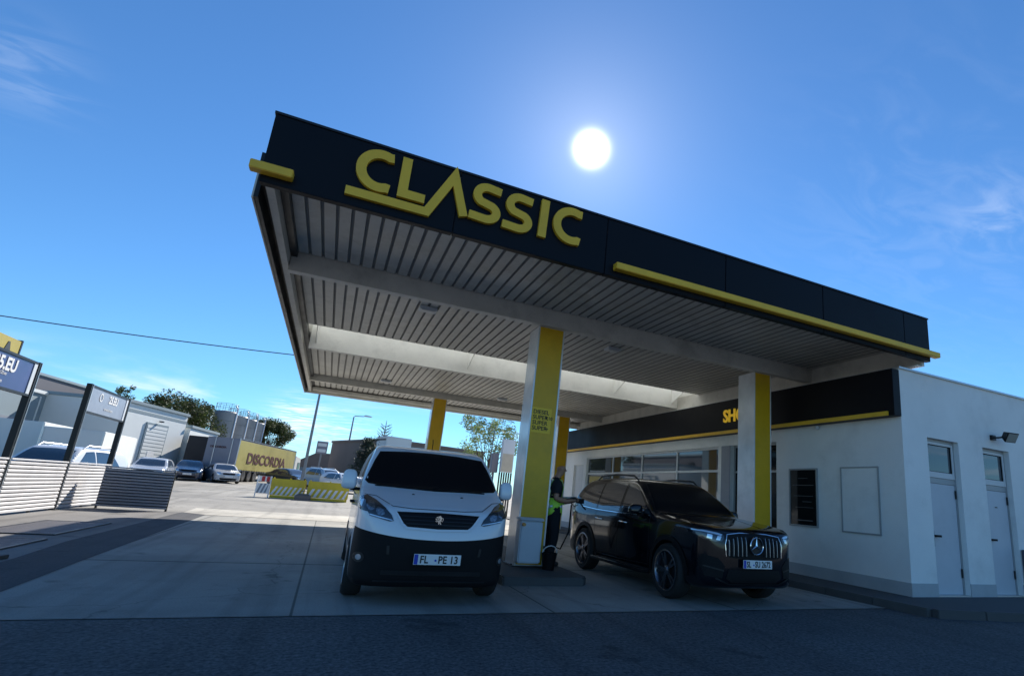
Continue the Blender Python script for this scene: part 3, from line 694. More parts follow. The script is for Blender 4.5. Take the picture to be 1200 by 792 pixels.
    def wheel(s, x, y, r, w, style='five', rimm=None, z=None):
        sx = 1 if x > 0 else -1; o = Vector((x, y, z or r)); rr = r * (.75 if style == 'big' else .66)
        b = MB(); pr = [(rr, -w / 2 + .01), (r - .03, -w / 2), (r - .008, -w / 2 + .025), (r, -w / 2 + .05), (r, w / 2 - .05), (r - .008, w / 2 - .025), (r - .03, w / 2), (rr, w / 2 - .01)]
        b.lathe(pr, 48, 'x', (0, 0, 0)); wh = b.build('wheel', M['tyre'], s.t, local=True, smooth=40); wh.location = o
        b = MB(); hw = w / 2 * sx
        b.lathe([(rr + .004, hw), (rr - .018, hw + .004 * sx), (rr - .03, hw - .01 * sx), (rr - .035, -hw * .6), (.02, -hw * .6)], 48, 'x')
        rb = b.build('rim', rimm or M['rim'], wh, local=True, smooth=40)
        sp = MB(); n = 5
        for k in range(n):
            for dt in ((-.16, .16) if style == 'big' else (0,)):
                a0 = 2 * PI * k / n + dt * .35; a1 = 2 * PI * k / n + dt; ws = .018 if style == 'big' else .045
                p = Vector((hw - .02 * sx, .05 * math.cos(a0), .05 * math.sin(a0))); q = Vector((hw - .012 * sx, (rr - .012) * math.cos(a1), (rr - .012) * math.sin(a1)))
                d = (q - p).normalized(); nn = d.cross(Vector((1, 0, 0))) * ws; t = Vector((.022 * sx, 0, 0))
                sp.add([p - nn * 1.3, p + nn * 1.3, q + nn * .8, q - nn * .8, p - nn * 1.3 - t, p + nn * 1.3 - t, q + nn * .8 - t, q - nn * .8 - t], [(0, 1, 2, 3), (4, 7, 6, 5), (0, 4, 5, 1), (1, 5, 6, 2), (2, 6, 7, 3), (3, 7, 4, 0)])
        sp.lathe([(0, hw - .004 * sx), (.04, hw - .006 * sx), (.065, hw - .02 * sx), (.065, hw - .05 * sx)], 24, 'x')
        sp.build('spokes', rimm or M['rim'], wh, local=True)
        b = MB(); b.lathe([(0, hw - .075 * sx), (rr - .05, hw - .075 * sx)], 32, 'x'); b.build('brake_disc', M['dark'], wh, local=True)
        return wh
    def plate(s, x, y, z, txts, w=.50, h=.112, tilt=0, tw=.84):
        mx = Matrix.Translation((x, y, z)) @ Matrix.Rotation(tilt, 4, 'X')
        b = MB(); b.box(-w / 2, w / 2, -.006, .006, -h / 2, h / 2, mx); p = b.build('number_plate', M['plate_w'], s.t, local=True, bevel=.002)
        b = MB(); b.box(-w / 2 + .004, -w / 2 + .045, -.0085, -.0065, -h / 2 + .004, h / 2 - .004, mx); b.build('blue_band', M['plate_b'], p, local=True)
        for (tx, t_) in txts:
            q = text_mb(t_, .112, .003, .0022, 1.05, xs=tw); xf(q, mx @ Matrix.Translation((tx, -.0085, -.037))); q.build('lettering', M['ink'], p, local=True)
        b = MB(); b.lathe([(0, -.0085), (.012, -.0085)], 12, 'y', (0, 0, 0)); 
        return p, mx

# ---- the white van
K = .965
van = Car('white_van', 'white panel van with black bumper parked facing the camera under the canopy', 'van', (1.245, 6.62, 0), R(-1.5))
side = [(.10, .20), (.03, .32), (.0, .55), (.02, .78), (.08, .95), (.16, 1.04), (.35, 1.11), (.62, 1.20), (.86, 1.285), (1.05, 1.43), (1.35, 1.68), (1.50, 1.775), (1.75, 1.835), (2.4, 1.865), (3.6, 1.87), (4.45, 1.85), (4.66, 1.79), (4.74, 1.4), (4.80, .9), (4.80, .45), (4.72, .24), (4.0, .20), (2.4, .20), (.8, .20)]
front = [(0, .18), (.80, .18), (.885, .26), (.915, .45), (.92, .75), (.915, 1.0), (.895, 1.2), (.845, 1.45), (.775, 1.70), (.72, 1.82), (.60, 1.885), (.3, 1.90), (0, 1.905)]
plan = [(0, -.01), (.45, .025), (.70, .10), (.83, .22), (.905, .50), (.925, 1.0), (.925, 2.4), (.925, 3.8), (.915, 4.5), (.86, 4.76), (.6, 4.81), (0, 4.82)]
b = hull(side, front, plan, .045, .80, (.62, .6))
van.body(b, M['van'], [(.83, .33, .375), (3.93, .33, .375)], cut=(lambda x: .715 + .10 * min(1, abs(x) / .9) ** 2.2, .44, M['black'], 'bumper'))
ws = [(-.70, 1.725), (-.35, 1.755), (0, 1.765), (.35, 1.755), (.70, 1.725), (.755, 1.60), (.845, 1.33), (.80, 1.292), (.45, 1.262), (0, 1.25), (-.45, 1.262), (-.80, 1.292), (-.845, 1.33), (-.755, 1.60)]
van.patch('windscreen', M['screen'], 'F', ws, .006, curve=False)
for s_, md in ((-1, 'L'), (1, 'R')):
    van.patch('side_window', M['glass'], md, [(.98, 1.26), (1.06, 1.36), (1.42, 1.63), (1.55, 1.69), (2.15, 1.70), (2.2, 1.66), (2.2, 1.28), (2.1, 1.25), (1.4, 1.23)], .004, curve=False)
    van.line('door_gap', M['black'], [(md, [(.92, .42), (.95, 1.15), (.98, 1.24)], .008), (md, [(2.26, .32), (2.26, 1.72)], .008), (md, [(.95, .42), (1.2, .30), (2.26, .28)], .008), (md, [(3.3, .30), (3.3, 1.72)], .008), (md, [(2.3, 1.12), (4.6, 1.12)], .012)])
    van.line('side_moulding', M['black'], [(md, [(1.25, .55), (2.22, .55)], .07, dict(off=.012)), (md, [(2.30, .55), (3.45, .55)], .07, dict(off=.012))])
    b = MB()
    for y in (2.0, 2.42): b.tube([(s_ * .90, y, 1.02), (s_ * .945, y + .02, 1.02), (s_ * .945, y + .16, 1.02), (s_ * .90, y + .18, 1.02)], .013, 8)
    b.build('door_handle', M['black'], van.t, local=True, smooth=50)
    # headlamp: dark lens with bright reflectors in it
    hl = [(.865, 1.145), (.80, 1.165), (.70, 1.115), (.60, 1.04), (.525, .965), (.495, .905), (.535, .895), (.66, .925), (.755, .945), (.78, .985), (.86, 1.0), (.895, 1.06)]
    h_ = van.patch('headlight', M['lens'], 'F', [(s_ * a, b_) for a, b_ in hl], .008, curve=False, res=.03)
    van.patch('reflector', M['refl'], 'F', [(s_ * a, b_) for a, b_ in [(.72, 1.085), (.77, 1.105), (.80, 1.05), (.76, 1.0), (.715, 1.02)]], .011, res=.03, parent=h_)
    van.patch('reflector', M['refl'], 'F', [(s_ * a, b_) for a, b_ in [(.62, 1.015), (.68, 1.045), (.695, .99), (.65, .955), (.60, .97)]], .011, res=.03, parent=h_)
    van.patch('daylight_strip', M['lampw'], 'F', [(s_ * a, b_) for a, b_ in [(.51, .915), (.66, .945), (.76, .965), (.76, .955), (.66, .932), (.51, .905)]], .012, curve=False, res=.03, parent=h_)
    van.patch('indicator', M['lampw'], 'F', [(s_ * a, b_) for a, b_ in [(.83, 1.12), (.86, 1.11), (.875, 1.04), (.85, 1.03)]], .011, curve=False, res=.03, parent=h_)
    # fog lamp recess
    van.patch('fog_surround', M['dark'], 'F', [(s_ * (.80 + .06 * math.cos(a)), .50 + .055 * math.sin(a)) for a in [k * PI / 6 for k in range(12)]], .006, curve=False, res=.04, parent=van.bump)
    van.patch('fog_light', M['lampw'], 'F', [(s_ * (.80 + .030 * math.cos(a)), .50 + .030 * math.sin(a)) for a in [k * PI / 6 for k in range(12)]], .010, curve=False, res=.04, parent=van.bump)
    van.patch('bumper_fin', M['dark'], 'F', [(s_ * a, b_) for a, b_ in [(.50, .64), (.53, .64), (.52, .55), (.49, .55)]], .012, curve=False, res=.05, parent=van.bump)
    # mirror
    b = MB(); shell(b, (s_ * 1.02, 1.08, 1.325), (.088, .07, .122), .6, taper=-.12); mo = b.build('mirror', M['van'], van.t, local=True, smooth=60)
    b = MB(); b.box(min(s_ * .86, s_ * 1.0), max(s_ * .86, s_ * 1.0), 1.06, 1.13, 1.19, 1.23); b.build('mirror_arm', M['black'], mo, local=True, bevel=.008)
    for y in (.83, 3.93): van.wheel(s_ * .80, y, .335, .215)
gr = [(-.475, 1.005), (0, 1.015), (.475, 1.005), (.385, .885), (.34, .850), (0, .838), (-.34, .850), (-.385, .885)]
go = van.patch('grille', M['black'], 'F', gr, .006, curve=False)
rim_p = [(a * 1.035, .93 + (c - .93) * 1.16) for a, c in gr]
van.line('grille_frame', M['van'], [('F', rim_p, .022, dict(off=.013, closed=True))], parent=go)
b = MB(); q = van.ribbon('F', [(-.42, .965), (.42, .965)], .010, off=.010); b.add(q.v, q.f); q = van.ribbon('F', [(-.40, .925), (.40, .925)], .010, off=.010); b.add(q.v, q.f); q = van.ribbon('F', [(-.36, .885), (.36, .885)], .010, off=.010); b.add(q.v, q.f); b.build('grille_bar', M['dark'], go, local=True)
# standing animal emblem, in chrome strokes
b = MB(); P0 = van.hit('F', 0, .93, .012)
for pts, w in (([(-.018, .035), (.005, .045), (.02, .03), (.012, .0), (-.004, -.02)], .022), ([(.0, .02), (-.03, .012), (-.042, .022)], .009), ([(.005, .005), (-.028, -.008), (-.04, .0)], .009),
               ([(-.004, -.015), (.0, -.04), (-.02, -.058)], .011), ([(.008, -.012), (.022, -.035), (.012, -.058)], .011), ([(.016, .0), (.038, -.005), (.045, .02), (.036, .035)], .006), ([(-.01, .04), (-.034, .036)], .014)):
    sp = stroke(pts, w); n = len(sp) // 2
    for i in range(n - 1):
        q4 = [sp[i], sp[i + 1], sp[2 * n - 2 - i], sp[2 * n - 1 - i]]
        b.add([(P0.x + x, P0.y - d, P0.z + z) for d in (0, .008) for x, z in q4], [(4, 5, 6, 7), (0, 4, 5, 1), (2, 6, 7, 3), (1, 5, 6, 2), (3, 7, 4, 0)])
b.build('animal_emblem', M['chrome'], go, local=True)
p, mx = van.plate(.03, -.022, .515, [(-.195, 'FL'), (.005, 'PE 13')], .52, .112)
b = MB(); b.lathe([(0, -.009), (.012, -.009), (.012, -.0065)], 14, 'y'); xf(b, mx @ Matrix.Translation((-.022, 0, -.008))); b.build('round_seal', M['plate_b'], p, local=True)
van.line('bumper_slot', M['dark'], [('F', [(-.55, .36), (.55, .36)], .05, dict(off=.006)), ('F', [(-.62, .27), (.62, .27)], .02, dict(off=.006))], parent=van.bump)
van.line('bonnet_gap', M['dark'], [('F', [(-.83, 1.17), (-.70, 1.155), (-.52, 1.06), (-.3, 1.045), (.3, 1.045), (.52, 1.06), (.70, 1.155), (.83, 1.17)], .007)])
b = MB()
for x0, x1 in ((-.72, -.05), (-.02, .66)):
    a = van.hit('F', x0, 1.275, .02); c = van.hit('F', x1, 1.268, .02); b.tube([a, (a + c) / 2 + Vector((0, -.01, 0)), c], .008, 6)
b.build('wiper', M['black'], van.t, local=True)
for x in (-.27, .33):
    b = MB(); h0 = van.hit('F', x, 1.195, 0); b.lathe([(0, .012), (.014, .008), (.02, 0)], 10, 'z', h0 + Vector((0, 0, .0))); b.build('washer_jet', M['black'], van.t, local=True)
b = MB(); b.tube([(0.02, 1.72, 1.83), (0.03, 1.80, 1.93), (.03, 1.86, 1.99)], .006); b.build('aerial', M['black'], van.t, local=True)
# driver's mirror and seats hinted behind the screen
# ---- the dark SUV
suv = Car('black_suv', 'glossy black SUV with vertical slat grille being refuelled right of the front column', 'SUV', (5.665, 6.33, 0), R(.3))
side = [(.12, .26), (.02, .36), (.0, .60), (.015, .86), (.08, 1.0), (.22, 1.065), (.65, 1.125), (1.15, 1.175), (1.38, 1.205), (1.62, 1.37), (1.95, 1.58), (2.20, 1.70), (2.55, 1.76), (3.1, 1.775), (3.8, 1.75), (4.28, 1.67), (4.53, 1.44), (4.68, 1.17), (4.80, 1.0), (4.84, .75), (4.80, .42), (4.65, .28), (4.0, .25), (2.4, .25), (.8, .25)]
front = [(0, .22), (.78, .22), (.89, .30), (.925, .50), (.945, .70), (.935, .90), (.905, 1.05), (.875, 1.13), (.805, 1.37), (.715, 1.60), (.64, 1.71), (.50, 1.775), (.2, 1.795), (0, 1.80)]
plan = [(0, -.01), (.40, .02), (.66, .08), (.80, .19), (.90, .45), (.94, .9), (.935, 1.6), (.925, 2.4), (.935, 3.4), (.935, 4.1), (.89, 4.5), (.76, 4.78), (.45, 4.85), (0, 4.86)]
b = hull(side, front, plan, .04, .80, (.7, .7))
suv.body(b, M['suv'], [(.90, .385, .43), (3.84, .385, .43)])
ws = [(-.61, 1.65), (-.3, 1.69), (0, 1.70), (.3, 1.69), (.61, 1.65), (.705, 1.45), (.80, 1.235), (.5, 1.215), (0, 1.205), (-.5, 1.215), (-.80, 1.235), (-.705, 1.45)]
suv.patch('windscreen', M['screen'], 'F', ws, .005, curve=False)
suv.patch('rear_window', M['glass'], 'B', [(-.55, 1.56), (.55, 1.56), (.68, 1.26), (-.68, 1.26)], .005, curve=False)
for s_, md in ((-1, 'L'), (1, 'R')):
    fw = [(1.50, 1.16), (1.72, 1.30), (2.02, 1.51), (2.24, 1.60), (2.48, 1.64), (2.48, 1.15)]
    rw = [(2.56, 1.15), (2.56, 1.645), (3.0, 1.665), (3.42, 1.645), (3.42, 1.16)]
    qw = [(3.48, 1.165), (3.48, 1.64), (3.9, 1.60), (4.20, 1.48), (4.32, 1.30), (4.20, 1.20)]
    for w_ in (fw, rw, qw): suv.patch('side_window', M['glass_b'], md, w_, .004, curve=False)
    suv.line('window_trim', M['chrome'], [(md, [(1.48, 1.135), (2.5, 1.125), (3.45, 1.14), (4.20, 1.18)], .012, dict(off=.008))])
    suv.line('door_gap', M['dark'], [(md, [(1.44, .42), (1.42, .8), (1.47, 1.12)], .009), (md, [(2.52, .36), (2.52, 1.62)], .009), (md, [(3.40, .60), (3.46, 1.13)], .009), (md, [(1.44, .40), (2.52, .37), (3.30, .38), (3.40, .60)], .009)])
    suv.line('shoulder_crease', M['suv'], [(md, [(.75, .98), (1.6, 1.01), (2.6, 1.02), (3.6, 1.03), (4.3, 1.05)], .022, dict(off=.007))])
    # wheel arch mouldings
    for y in (.90, 3.84):
        suv.line('arch_trim', M['black'], [(md, [(y + .465 * math.cos(R(a)), .385 + .465 * math.sin(R(a))) for a in range(-8, 190, 9)], .07, dict(off=.012))])
        suv.wheel(s_ * .815, y, .385, .25, 'big', M['rim_d'])
    b = MB(); b.tube([(s_ * .93, 1.35, .30), (s_ * .99, 1.45, .29), (s_ * .99, 3.30, .29), (s_ * .93, 3.4, .30)], .028, 10); st_ = b.build('side_step', M['black'], suv.t, local=True, smooth=50)
    b = MB(); b.box(min(s_ * .985, s_ * 1.022), max(s_ * .985, s_ * 1.022), 1.5, 3.25, .314, .326); b.build('step_strip', M['chrome'], st_, local=True)
    for y in (2.20, 3.14):
        b = MB(); h0 = suv.hit(md, y, .975, 0); b.tube([(h0.x - s_ * .01, y, .975), (h0.x + s_ * .035, y + .02, .98), (h0.x + s_ * .037, y + .20, .985), (h0.x - s_ * .01, y + .23, .985)], [.010, .013, .013, .010], 8); b.build('door_handle', M['chrome'], suv.t, local=True, smooth=50)
    b = MB(); b.tube([(s_ * .635, 2.30, 1.70), (s_ * .65, 2.45, 1.785), (s_ * .655, 3.1, 1.815), (s_ * .645, 3.75, 1.785), (s_ * .62, 3.98, 1.70)], [.012, .018, .018, .018, .012], 8); b.build('roof_rail', M['dark'], suv.t, local=True, smooth=60)
    b = MB(); shell(b, (s_ * 1.0, 1.75, 1.215), (.115, .08, .082), .6, taper=-.1); mo = b.build('mirror', M['suv'], suv.t, local=True, smooth=60)
    suv.patch('tail_light_corner', M['lampw'], md, [(4.42, 1.07), (4.66, 1.10), (4.74, 1.02), (4.60, .985)], .006, curve=False, res=.04)  # silvery instead of red: light reflected off the lamp put into its colour
    b = MB(); b.box(min(s_ * .84, s_ * .95), max(s_ * .84, s_ * .95), 1.71, 1.79, 1.10, 1.15); b.build('mirror_arm', M['black'], mo, local=True, bevel=.01)
    # headlamp seen from front and wrapping round the side
    h_ = suv.patch('headlight', M['lens'], 'F', [(s_ * a, c) for a, c in [(.53, .965), (.60, 1.00), (.78, 1.03), (.885, 1.035), (.885, .97), (.80, .90), (.66, .875), (.57, .885), (.535, .92)]], .006, curve=False, res=.03)
    suv.patch('daylight_strip', M['lampw'], 'F', [(s_ * a, c) for a, c in [(.55, .975), (.62, .995), (.80, 1.02), (.87, 1.022), (.87, 1.005), (.80, .998), (.64, .97), (.58, .955)]], .010, curve=False, res=.03, parent=h_)
    suv.patch('reflector', M['lampw'], 'F', [(s_ * a, c) for a, c in [(.57, .95), (.63, .955), (.66, .90), (.60, .895)]], .010, curve=False, res=.03, parent=h_)
    suv.patch('reflector', M['lampw'], 'F', [(s_ * a, c) for a, c in [(.70, .965), (.76, .975), (.77, .92), (.71, .905)]], .010, curve=False, res=.03, parent=h_)
    suv.patch('tail_light', M['red'], 'B', [(s_ * a, c) for a, c in [(.45, 1.02), (.86, 1.05), (.88, .95), (.50, .93)]], .006, curve=False)
    suv.patch('side_air_intake', M['black'], 'F', [(s_ * a, c) for a, c in [(.52, .56), (.62, .66), (.80, .70), (.84, .60), (.78, .42), (.56, .40)]], .005, curve=False)
    suv.line('intake_blade', M['dark'], [('F', [(s_ * .54, .50), (s_ * .80, .55)], .02, dict(off=.014))])
gp = [(-.50, .70), (-.515, .85), (-.47, .975), (-.25, 1.0), (0, 1.005), (.25, 1.0), (.47, .975), (.515, .85), (.50, .70), (.25, .665), (0, .66), (-.25, .665)]
go = suv.patch('grille', M['black'], 'F', gp, .005)
suv.line('grille_frame', M['chrome'], [('F', [(-.505, .69), (-.52, .85), (-.475, .98), (-.25, 1.008), (0, 1.013), (.25, 1.008), (.475, .98), (.52, .85), (.505, .69)], .010, dict(off=.010))], parent=go)
for i in range(14):
    x = (i - 6.5) * .0725
    if abs(x) < .12: continue
    zt = .985 - .35 * max(0, abs(x) - .33) ; zt = min(zt, .985)
    b = MB(); pts = [suv.hit('F', x, z, .012) for z in (.70, .76, .84, .91, zt - .03)]
    for a, c in zip(pts, pts[1:]):
        b.add([a + Vector((-.007, .01, 0)), a + Vector((.007, .01, 0)), a + Vector((.004, -.024, 0)), a + Vector((-.004, -.024, 0)), c + Vector((-.007, .01, 0)), c + Vector((.007, .01, 0)), c + Vector((.004, -.024, 0)), c + Vector((-.004, -.024, 0))],
              [(0, 1, 5, 4), (1, 2, 6, 5), (2, 3, 7, 6), (3, 0, 4, 7), (0, 3, 2, 1), (4, 5, 6, 7)])
    b.build('grille_slat', M['rim'], go, local=True)
P0 = suv.hit('F', 0, .845, .035); b = MB()
b.lathe([(.108, -.006), (.115, -.014), (.123, -.006), (.123, .02), (.108, .02)], 40, 'y', P0, closed=True)
for k in range(3):
    a = PI / 2 + k * 2 * PI / 3; d = Vector((math.cos(a), 0, math.sin(a))); n = Vector((-d.z, 0, d.x)); e = P0 + d * .112
    b.add([P0 - n * .018, P0 + n * .018, e, P0 + Vector((0, -.016, 0)), P0 + d * -.01], [(0, 3, 2), (1, 2, 3), (0, 1, 3)])
b.build('star_emblem', M['chrome'], go, local=True)
b = MB(); b.lathe([(0, .018), (.108, .018)], 32, 'y', P0); b.build('emblem_disc', M['dark'], go, local=True)
suv.patch('lower_intake', M['black'], 'F', [(-.46, .52), (.46, .52), (.50, .40), (.40, .34), (-.40, .34), (-.50, .40)], .005, curve=False)
suv.line('skid_trim', M['dark'], [('F', [(-.66, .40), (-.45, .325), (.45, .325), (.66, .40)], .022, dict(off=.012))])
p, mx = suv.plate(.0, -.03, .60, [(-.205, 'SL'), (-.055, 'SU 2672')], .52, .112, tw=.70)
b = MB(); b.lathe([(0, -.009), (.011, -.009), (.011, -.0065)], 14, 'y'); xf(b, mx @ Matrix.Translation((-.078, 0, -.008))); b.build('round_seal', M['plate_b'], p, local=True)
for s_ in (-1, 1):
    suv.line('bonnet_crease', M['suv'], [('T', [(s_ * .36, .30), (s_ * .46, .75), (s_ * .60, 1.22)], .035, dict(off=.009))])
suv.line('bonnet_gap', M['dark'], [('F', [(-.88, 1.055), (-.60, 1.025), (-.3, 1.03), (.3, 1.03), (.60, 1.025), (.88, 1.055)], .006)])
b = MB(); a = suv.hit('T', -.62, 1.36, .015); c = suv.hit('T', .0, 1.30, .015); b.tube([a, c], .009, 6); a = suv.hit('T', .05, 1.36, .015); c = suv.hit('T', .62, 1.32, .015); b.tube([a, c], .009, 6); b.build('wiper', M['black'], suv.t, local=True)

# ------------------------------------------------------------------ parked cars further off
PROF = dict(
 sedan=([(.10, .20), (.0, .45), (.03, .66), (.15, .78), (.9, .90), (1.15, .96), (1.75, 1.30), (2.1, 1.41), (2.9, 1.42), (3.4, 1.33), (3.95, 1.03), (4.45, .98), (4.52, .6), (4.45, .3), (3.8, .18), (.7, .18)], 1.42, .88, 4.52),
 estate=([(.10, .20), (.0, .45), (.03, .68), (.15, .80), (.9, .93), (1.15, .98), (1.75, 1.33), (2.1, 1.45), (3.0, 1.48), (4.0, 1.42), (4.4, 1.05), (4.5, .6), (4.45, .3), (3.8, .18), (.7, .18)], 1.48, .89, 4.5),
 offroader=([(.08, .26), (.0, .55), (.03, .85), (.15, .98), (.8, 1.06), (1.0, 1.12), (1.45, 1.48), (1.8, 1.66), (2.8, 1.70), (3.9, 1.66), (4.25, 1.25), (4.35, .8), (4.3, .35), (3.7, .25), (.7, .25)], 1.70, .90, 4.35))
def parked(name, label, kind, x, y, rz, paint, cat='car', step=.085, rails=False, group=None, plate=True):
    sd, H, W_, Lg = PROF[kind]; c = Car(name, label, cat, (x, y, gh(y)), rz, group)
    bl = .62 * H
    fr = [(0, .16), (W_ * .88, .17), (W_ * .97, .30), (W_, .55), (W_ * .985, bl - .05), (W_ * .95, bl + .04), (W_ * .80, H * .88), (W_ * .68, H * .98), (W_ * .4, H * 1.02), (0, H * 1.03)]
    pl = [(0, -.01), (W_ * .5, .02), (W_ * .8, .12), (W_ * .95, .40), (W_, .9), (W_, 2.2), (W_ * .99, Lg - .8), (W_ * .9, Lg - .15), (W_ * .5, Lg), (0, Lg + .01)]
    b = hull(sd, fr, pl, step, bl * .8, (.6, .6)); wr = .30 if kind != 'offroader' else .35
    yw = (.80, Lg - .88); c.body(b, paint, [(q, wr, wr + .05) for q in yw])
    zb, zt = bl + .07, H * .93
    xw = W_ * .78
    c.patch('windscreen', M['glass_b'], 'F', [(-xw * .84, zt - .02), (0, zt + .01), (xw * .84, zt - .02), (xw, zb + .02), (0, zb - .02), (-xw, zb + .02)], .008, curve=False, res=.1)
    c.patch('rear_window', M['glass_b'], 'B', [(-xw * .8, zt - .06), (xw * .8, zt - .06), (xw * .95, zb + .06), (-xw * .95, zb + .06)], .008, curve=False, res=.1)
    for s_, md in ((-1, 'L'), (1, 'R')):
        e = Lg - (.75 if kind != 'sedan' else 1.05)
        for poly in ([(1.38, zb), (1.85, zt - .04), (2.28, zt), (2.28, zb - .01)], [(2.36, zb - .01), (2.36, zt), (2.95, zt), (e - .35, zt - .05), (e, zb + .02)]):
            c.patch('side_window', M['glass_b'], md, poly, .008, curve=False, res=.12)
        c.patch('headlight', M['lampw'], 'F', [(s_ * W_ * a, q) for a, q in [(.56, bl - .22), (.62, bl - .15), (.88, bl - .11), (.93, bl - .2), (.86, bl - .27), (.62, bl - .28)]], .01, curve=False, res=.08)
        c.patch('tail_light', M['red'], 'B', [(s_ * W_ * a, q) for a, q in [(.6, bl - .2), (.6, bl - .05), (.92, bl - .05), (.92, bl - .2)]], .01, curve=False, res=.1)
        b = MB(); b.box(min(s_ * (W_ + .01), s_ * (W_ + .15)), max(s_ * (W_ + .01), s_ * (W_ + .15)), 1.42, 1.54, zb - .02, zb + .10); b.build('mirror', paint, c.t, local=True, bevel=.03)
        for q in yw: c.wheel(s_ * (W_ - .10), q, wr, .19)
        if rails: b = MB(); b.tube([(s_ * W_ * .70, 1.8, H * .96), (s_ * W_ * .71, 2.0, H + .04), (s_ * W_ * .71, 3.3, H + .04), (s_ * W_ * .70, 3.5, H * .96)], .025); b.build('roof_rail', M['alu'], c.t, local=True, smooth=60)
    c.patch('grille', M['black'], 'F', [(-.42, bl - .14), (.42, bl - .14), (.36, bl - .27), (-.36, bl - .27)], .01, curve=False, res=.1)
    c.patch('lower_intake', M['black'], 'F', [(-.55, .36), (.55, .36), (.5, .24), (-.5, .24)], .01, curve=False, res=.1)
    if plate: b = MB(); b.box(-.26, .26, -.035, -.012, .42, .53); b.build('number_plate', M['plate_w'], c.t, local=True)
    return c
P_ = dict(blue=carpaint('dark_blue_paint', (.02, .035, .07)), silver=carpaint('silver_paint', (.45, .47, .49)), white=carpaint('white_car_paint', (.70, .72, .73)), dark=carpaint('anthracite_paint', (.04, .045, .05)), pale=carpaint('pale_blue_paint', (.30, .42, .52)))
parked('parked_car', 'dark blue estate car parked facing us left of the silver one', 'estate', -9.0, 48, R(8), P_['blue'])
parked('parked_car', 'silver saloon parked in front of the yellow trailer with dark bonnet grille', 'sedan', -6.55, 48.5, R(20), P_['silver'])
parked('parked_car', 'silver hatchback partly hidden by the dark slatted screen', 'estate', -9.3, 39, R(5), P_['silver'])
parked('parked_car', 'white estate with roof rails standing behind the white slatted fence', 'offroader', -8.25, 21.6, R(-12), P_['white'], rails=True)
parked('parked_car', 'dark car roof showing behind the fence at the left edge', 'estate', -13.3, 27, R(15), P_['dark'])
parked('parked_car', 'dark saloon beyond the yellow barrier beside the trailer tail', 'sedan', -1.5, 53, R(40), P_['dark'], rails=False)
parked('parked_car', 'pale blue off-roader with dark windows behind the yellow barrier', 'offroader', 1.0, 49, R(34), P_['pale'], 'car', rails=True)
parked('parked_car', 'white hatchback behind the barrier and nearest the white van', 'estate', 2.3, 45, R(30), P_['white'])

# box vans seen over the fence
def boxvan(name, label, x0, x1, y, L_, z0, z1):
    g = gh(y); t = thing(name, label, 'box trailer', ((x0 + x1) / 2, y, g))
    b = MB(); b.box(x0, x1, y, y + L_, z0, z1); bo = b.build('box', M['hall_w'], t, bevel=.03)
    b = MB(); xm = (x0 + x1) / 2
    for xx in (x0 + .02, xm - .02, x1 - .06): b.box(xx, xx + .04, y - .03, y - .002, z0 + .05, z1 - .05)
    b.build('door_bar', M['alu'], bo)
    b = MB(); b.box(x0 - .02, x1 + .02, y - .02, y + L_ + .02, z0 - .12, z0 - .002); b.build('chassis', M['dark'], t)
    for yy in (y + L_ * .25, y + L_ * .75):
        for xx, sx in ((x0 + .12, -1), (x1 - .12, 1)):
            b = MB(); b.lathe([(0, -.1), (.36, -.1), (.38, -.07), (.38, .07), (.36, .1), (0, .1)], 24, 'x', (xx, yy, g + .38)); b.build('wheel', M['tyre'], t, smooth=40)
            b = MB(); b.lathe([(0, .104 * sx), (.2, .104 * sx)], 20, 'x', (xx, yy, g + .38)); b.build('rim', M['rim'], bpy.data.objects[kids(t)[-1].name])
boxvan('box_trailer', 'pale box trailer at far left over the fence', -16.4, -13.0, 36, 6, .95, 2.95)
boxvan('box_trailer', 'pale box trailer behind the white car between the black posts', -12.3, -10.0, 34, 5, .9, 2.68)

# lorry trailer, rear towards us; it stands square to the line from the near to the far corner
A = Vector((-6.83, 52)); B_ = Vector((-3.34, 68)); d = (B_ - A).normalized(); n = Vector((-d.y, d.x)); g = gh(55)
t = thing('lorry_trailer', 'long yellow curtain side lorry with dark red lettering', 'lorry', (A.x, A.y, g), 0)
mxT = Matrix(((d.x, n.x, 0, A.x), (d.y, n.y, 0, A.y), (0, 0, 1, 0), (0, 0, 0, 1)))
LT = 15.6
b = MB(); b.box(0, LT, 0, 2.3, 1.36, 3.88, mxT); bo = b.build('box', M['trailer_g'], t, bevel=.03)
b = MB(); b.box(.12, LT - .1, -.025, -.003, 1.46, 3.78, mxT); cu = b.build('curtain', M['trailer_y'], bo)
for k in range(26): b = MB(); b.box(.3 + k * .6, .34 + k * .6, -.04, -.026, 1.22, 1.50, mxT); b.build('strap', M['dark'], bo)
b = MB(); b.box(0, LT, -.03, .03, 3.885, 3.93, mxT); b.box(0, .1, -.04, -.003, 1.36, 3.88, mxT); b.box(LT - .09, LT, -.04, -.003, 1.36, 3.88, mxT); b.build('top_rail', M['alu'], bo)
q = text_mb('DISCORDIA', 1.22, .02, .03, 1.0, xs=1.6); xf(q, mxT @ Matrix.Translation((2.15, -.045, 2.06))); q.build('lettering', M['text_red'], cu)
q = text_mb('DISCORDIA', .22, .02, .004, 1.0); xf(q, mxT @ Matrix.Translation((-.03, 2.0, 3.05)) @ Matrix.Rotation(-PI / 2, 4, 'Z')); q.build('lettering', M['text_red'], bo)
b = MB(); b.box(.1, LT, .3, 2.0, 1.05, 1.35, mxT); b.box(-.06, .1, .1, 2.2, g + .45, g + .62, mxT); b.build('chassis', M['dark'], t)
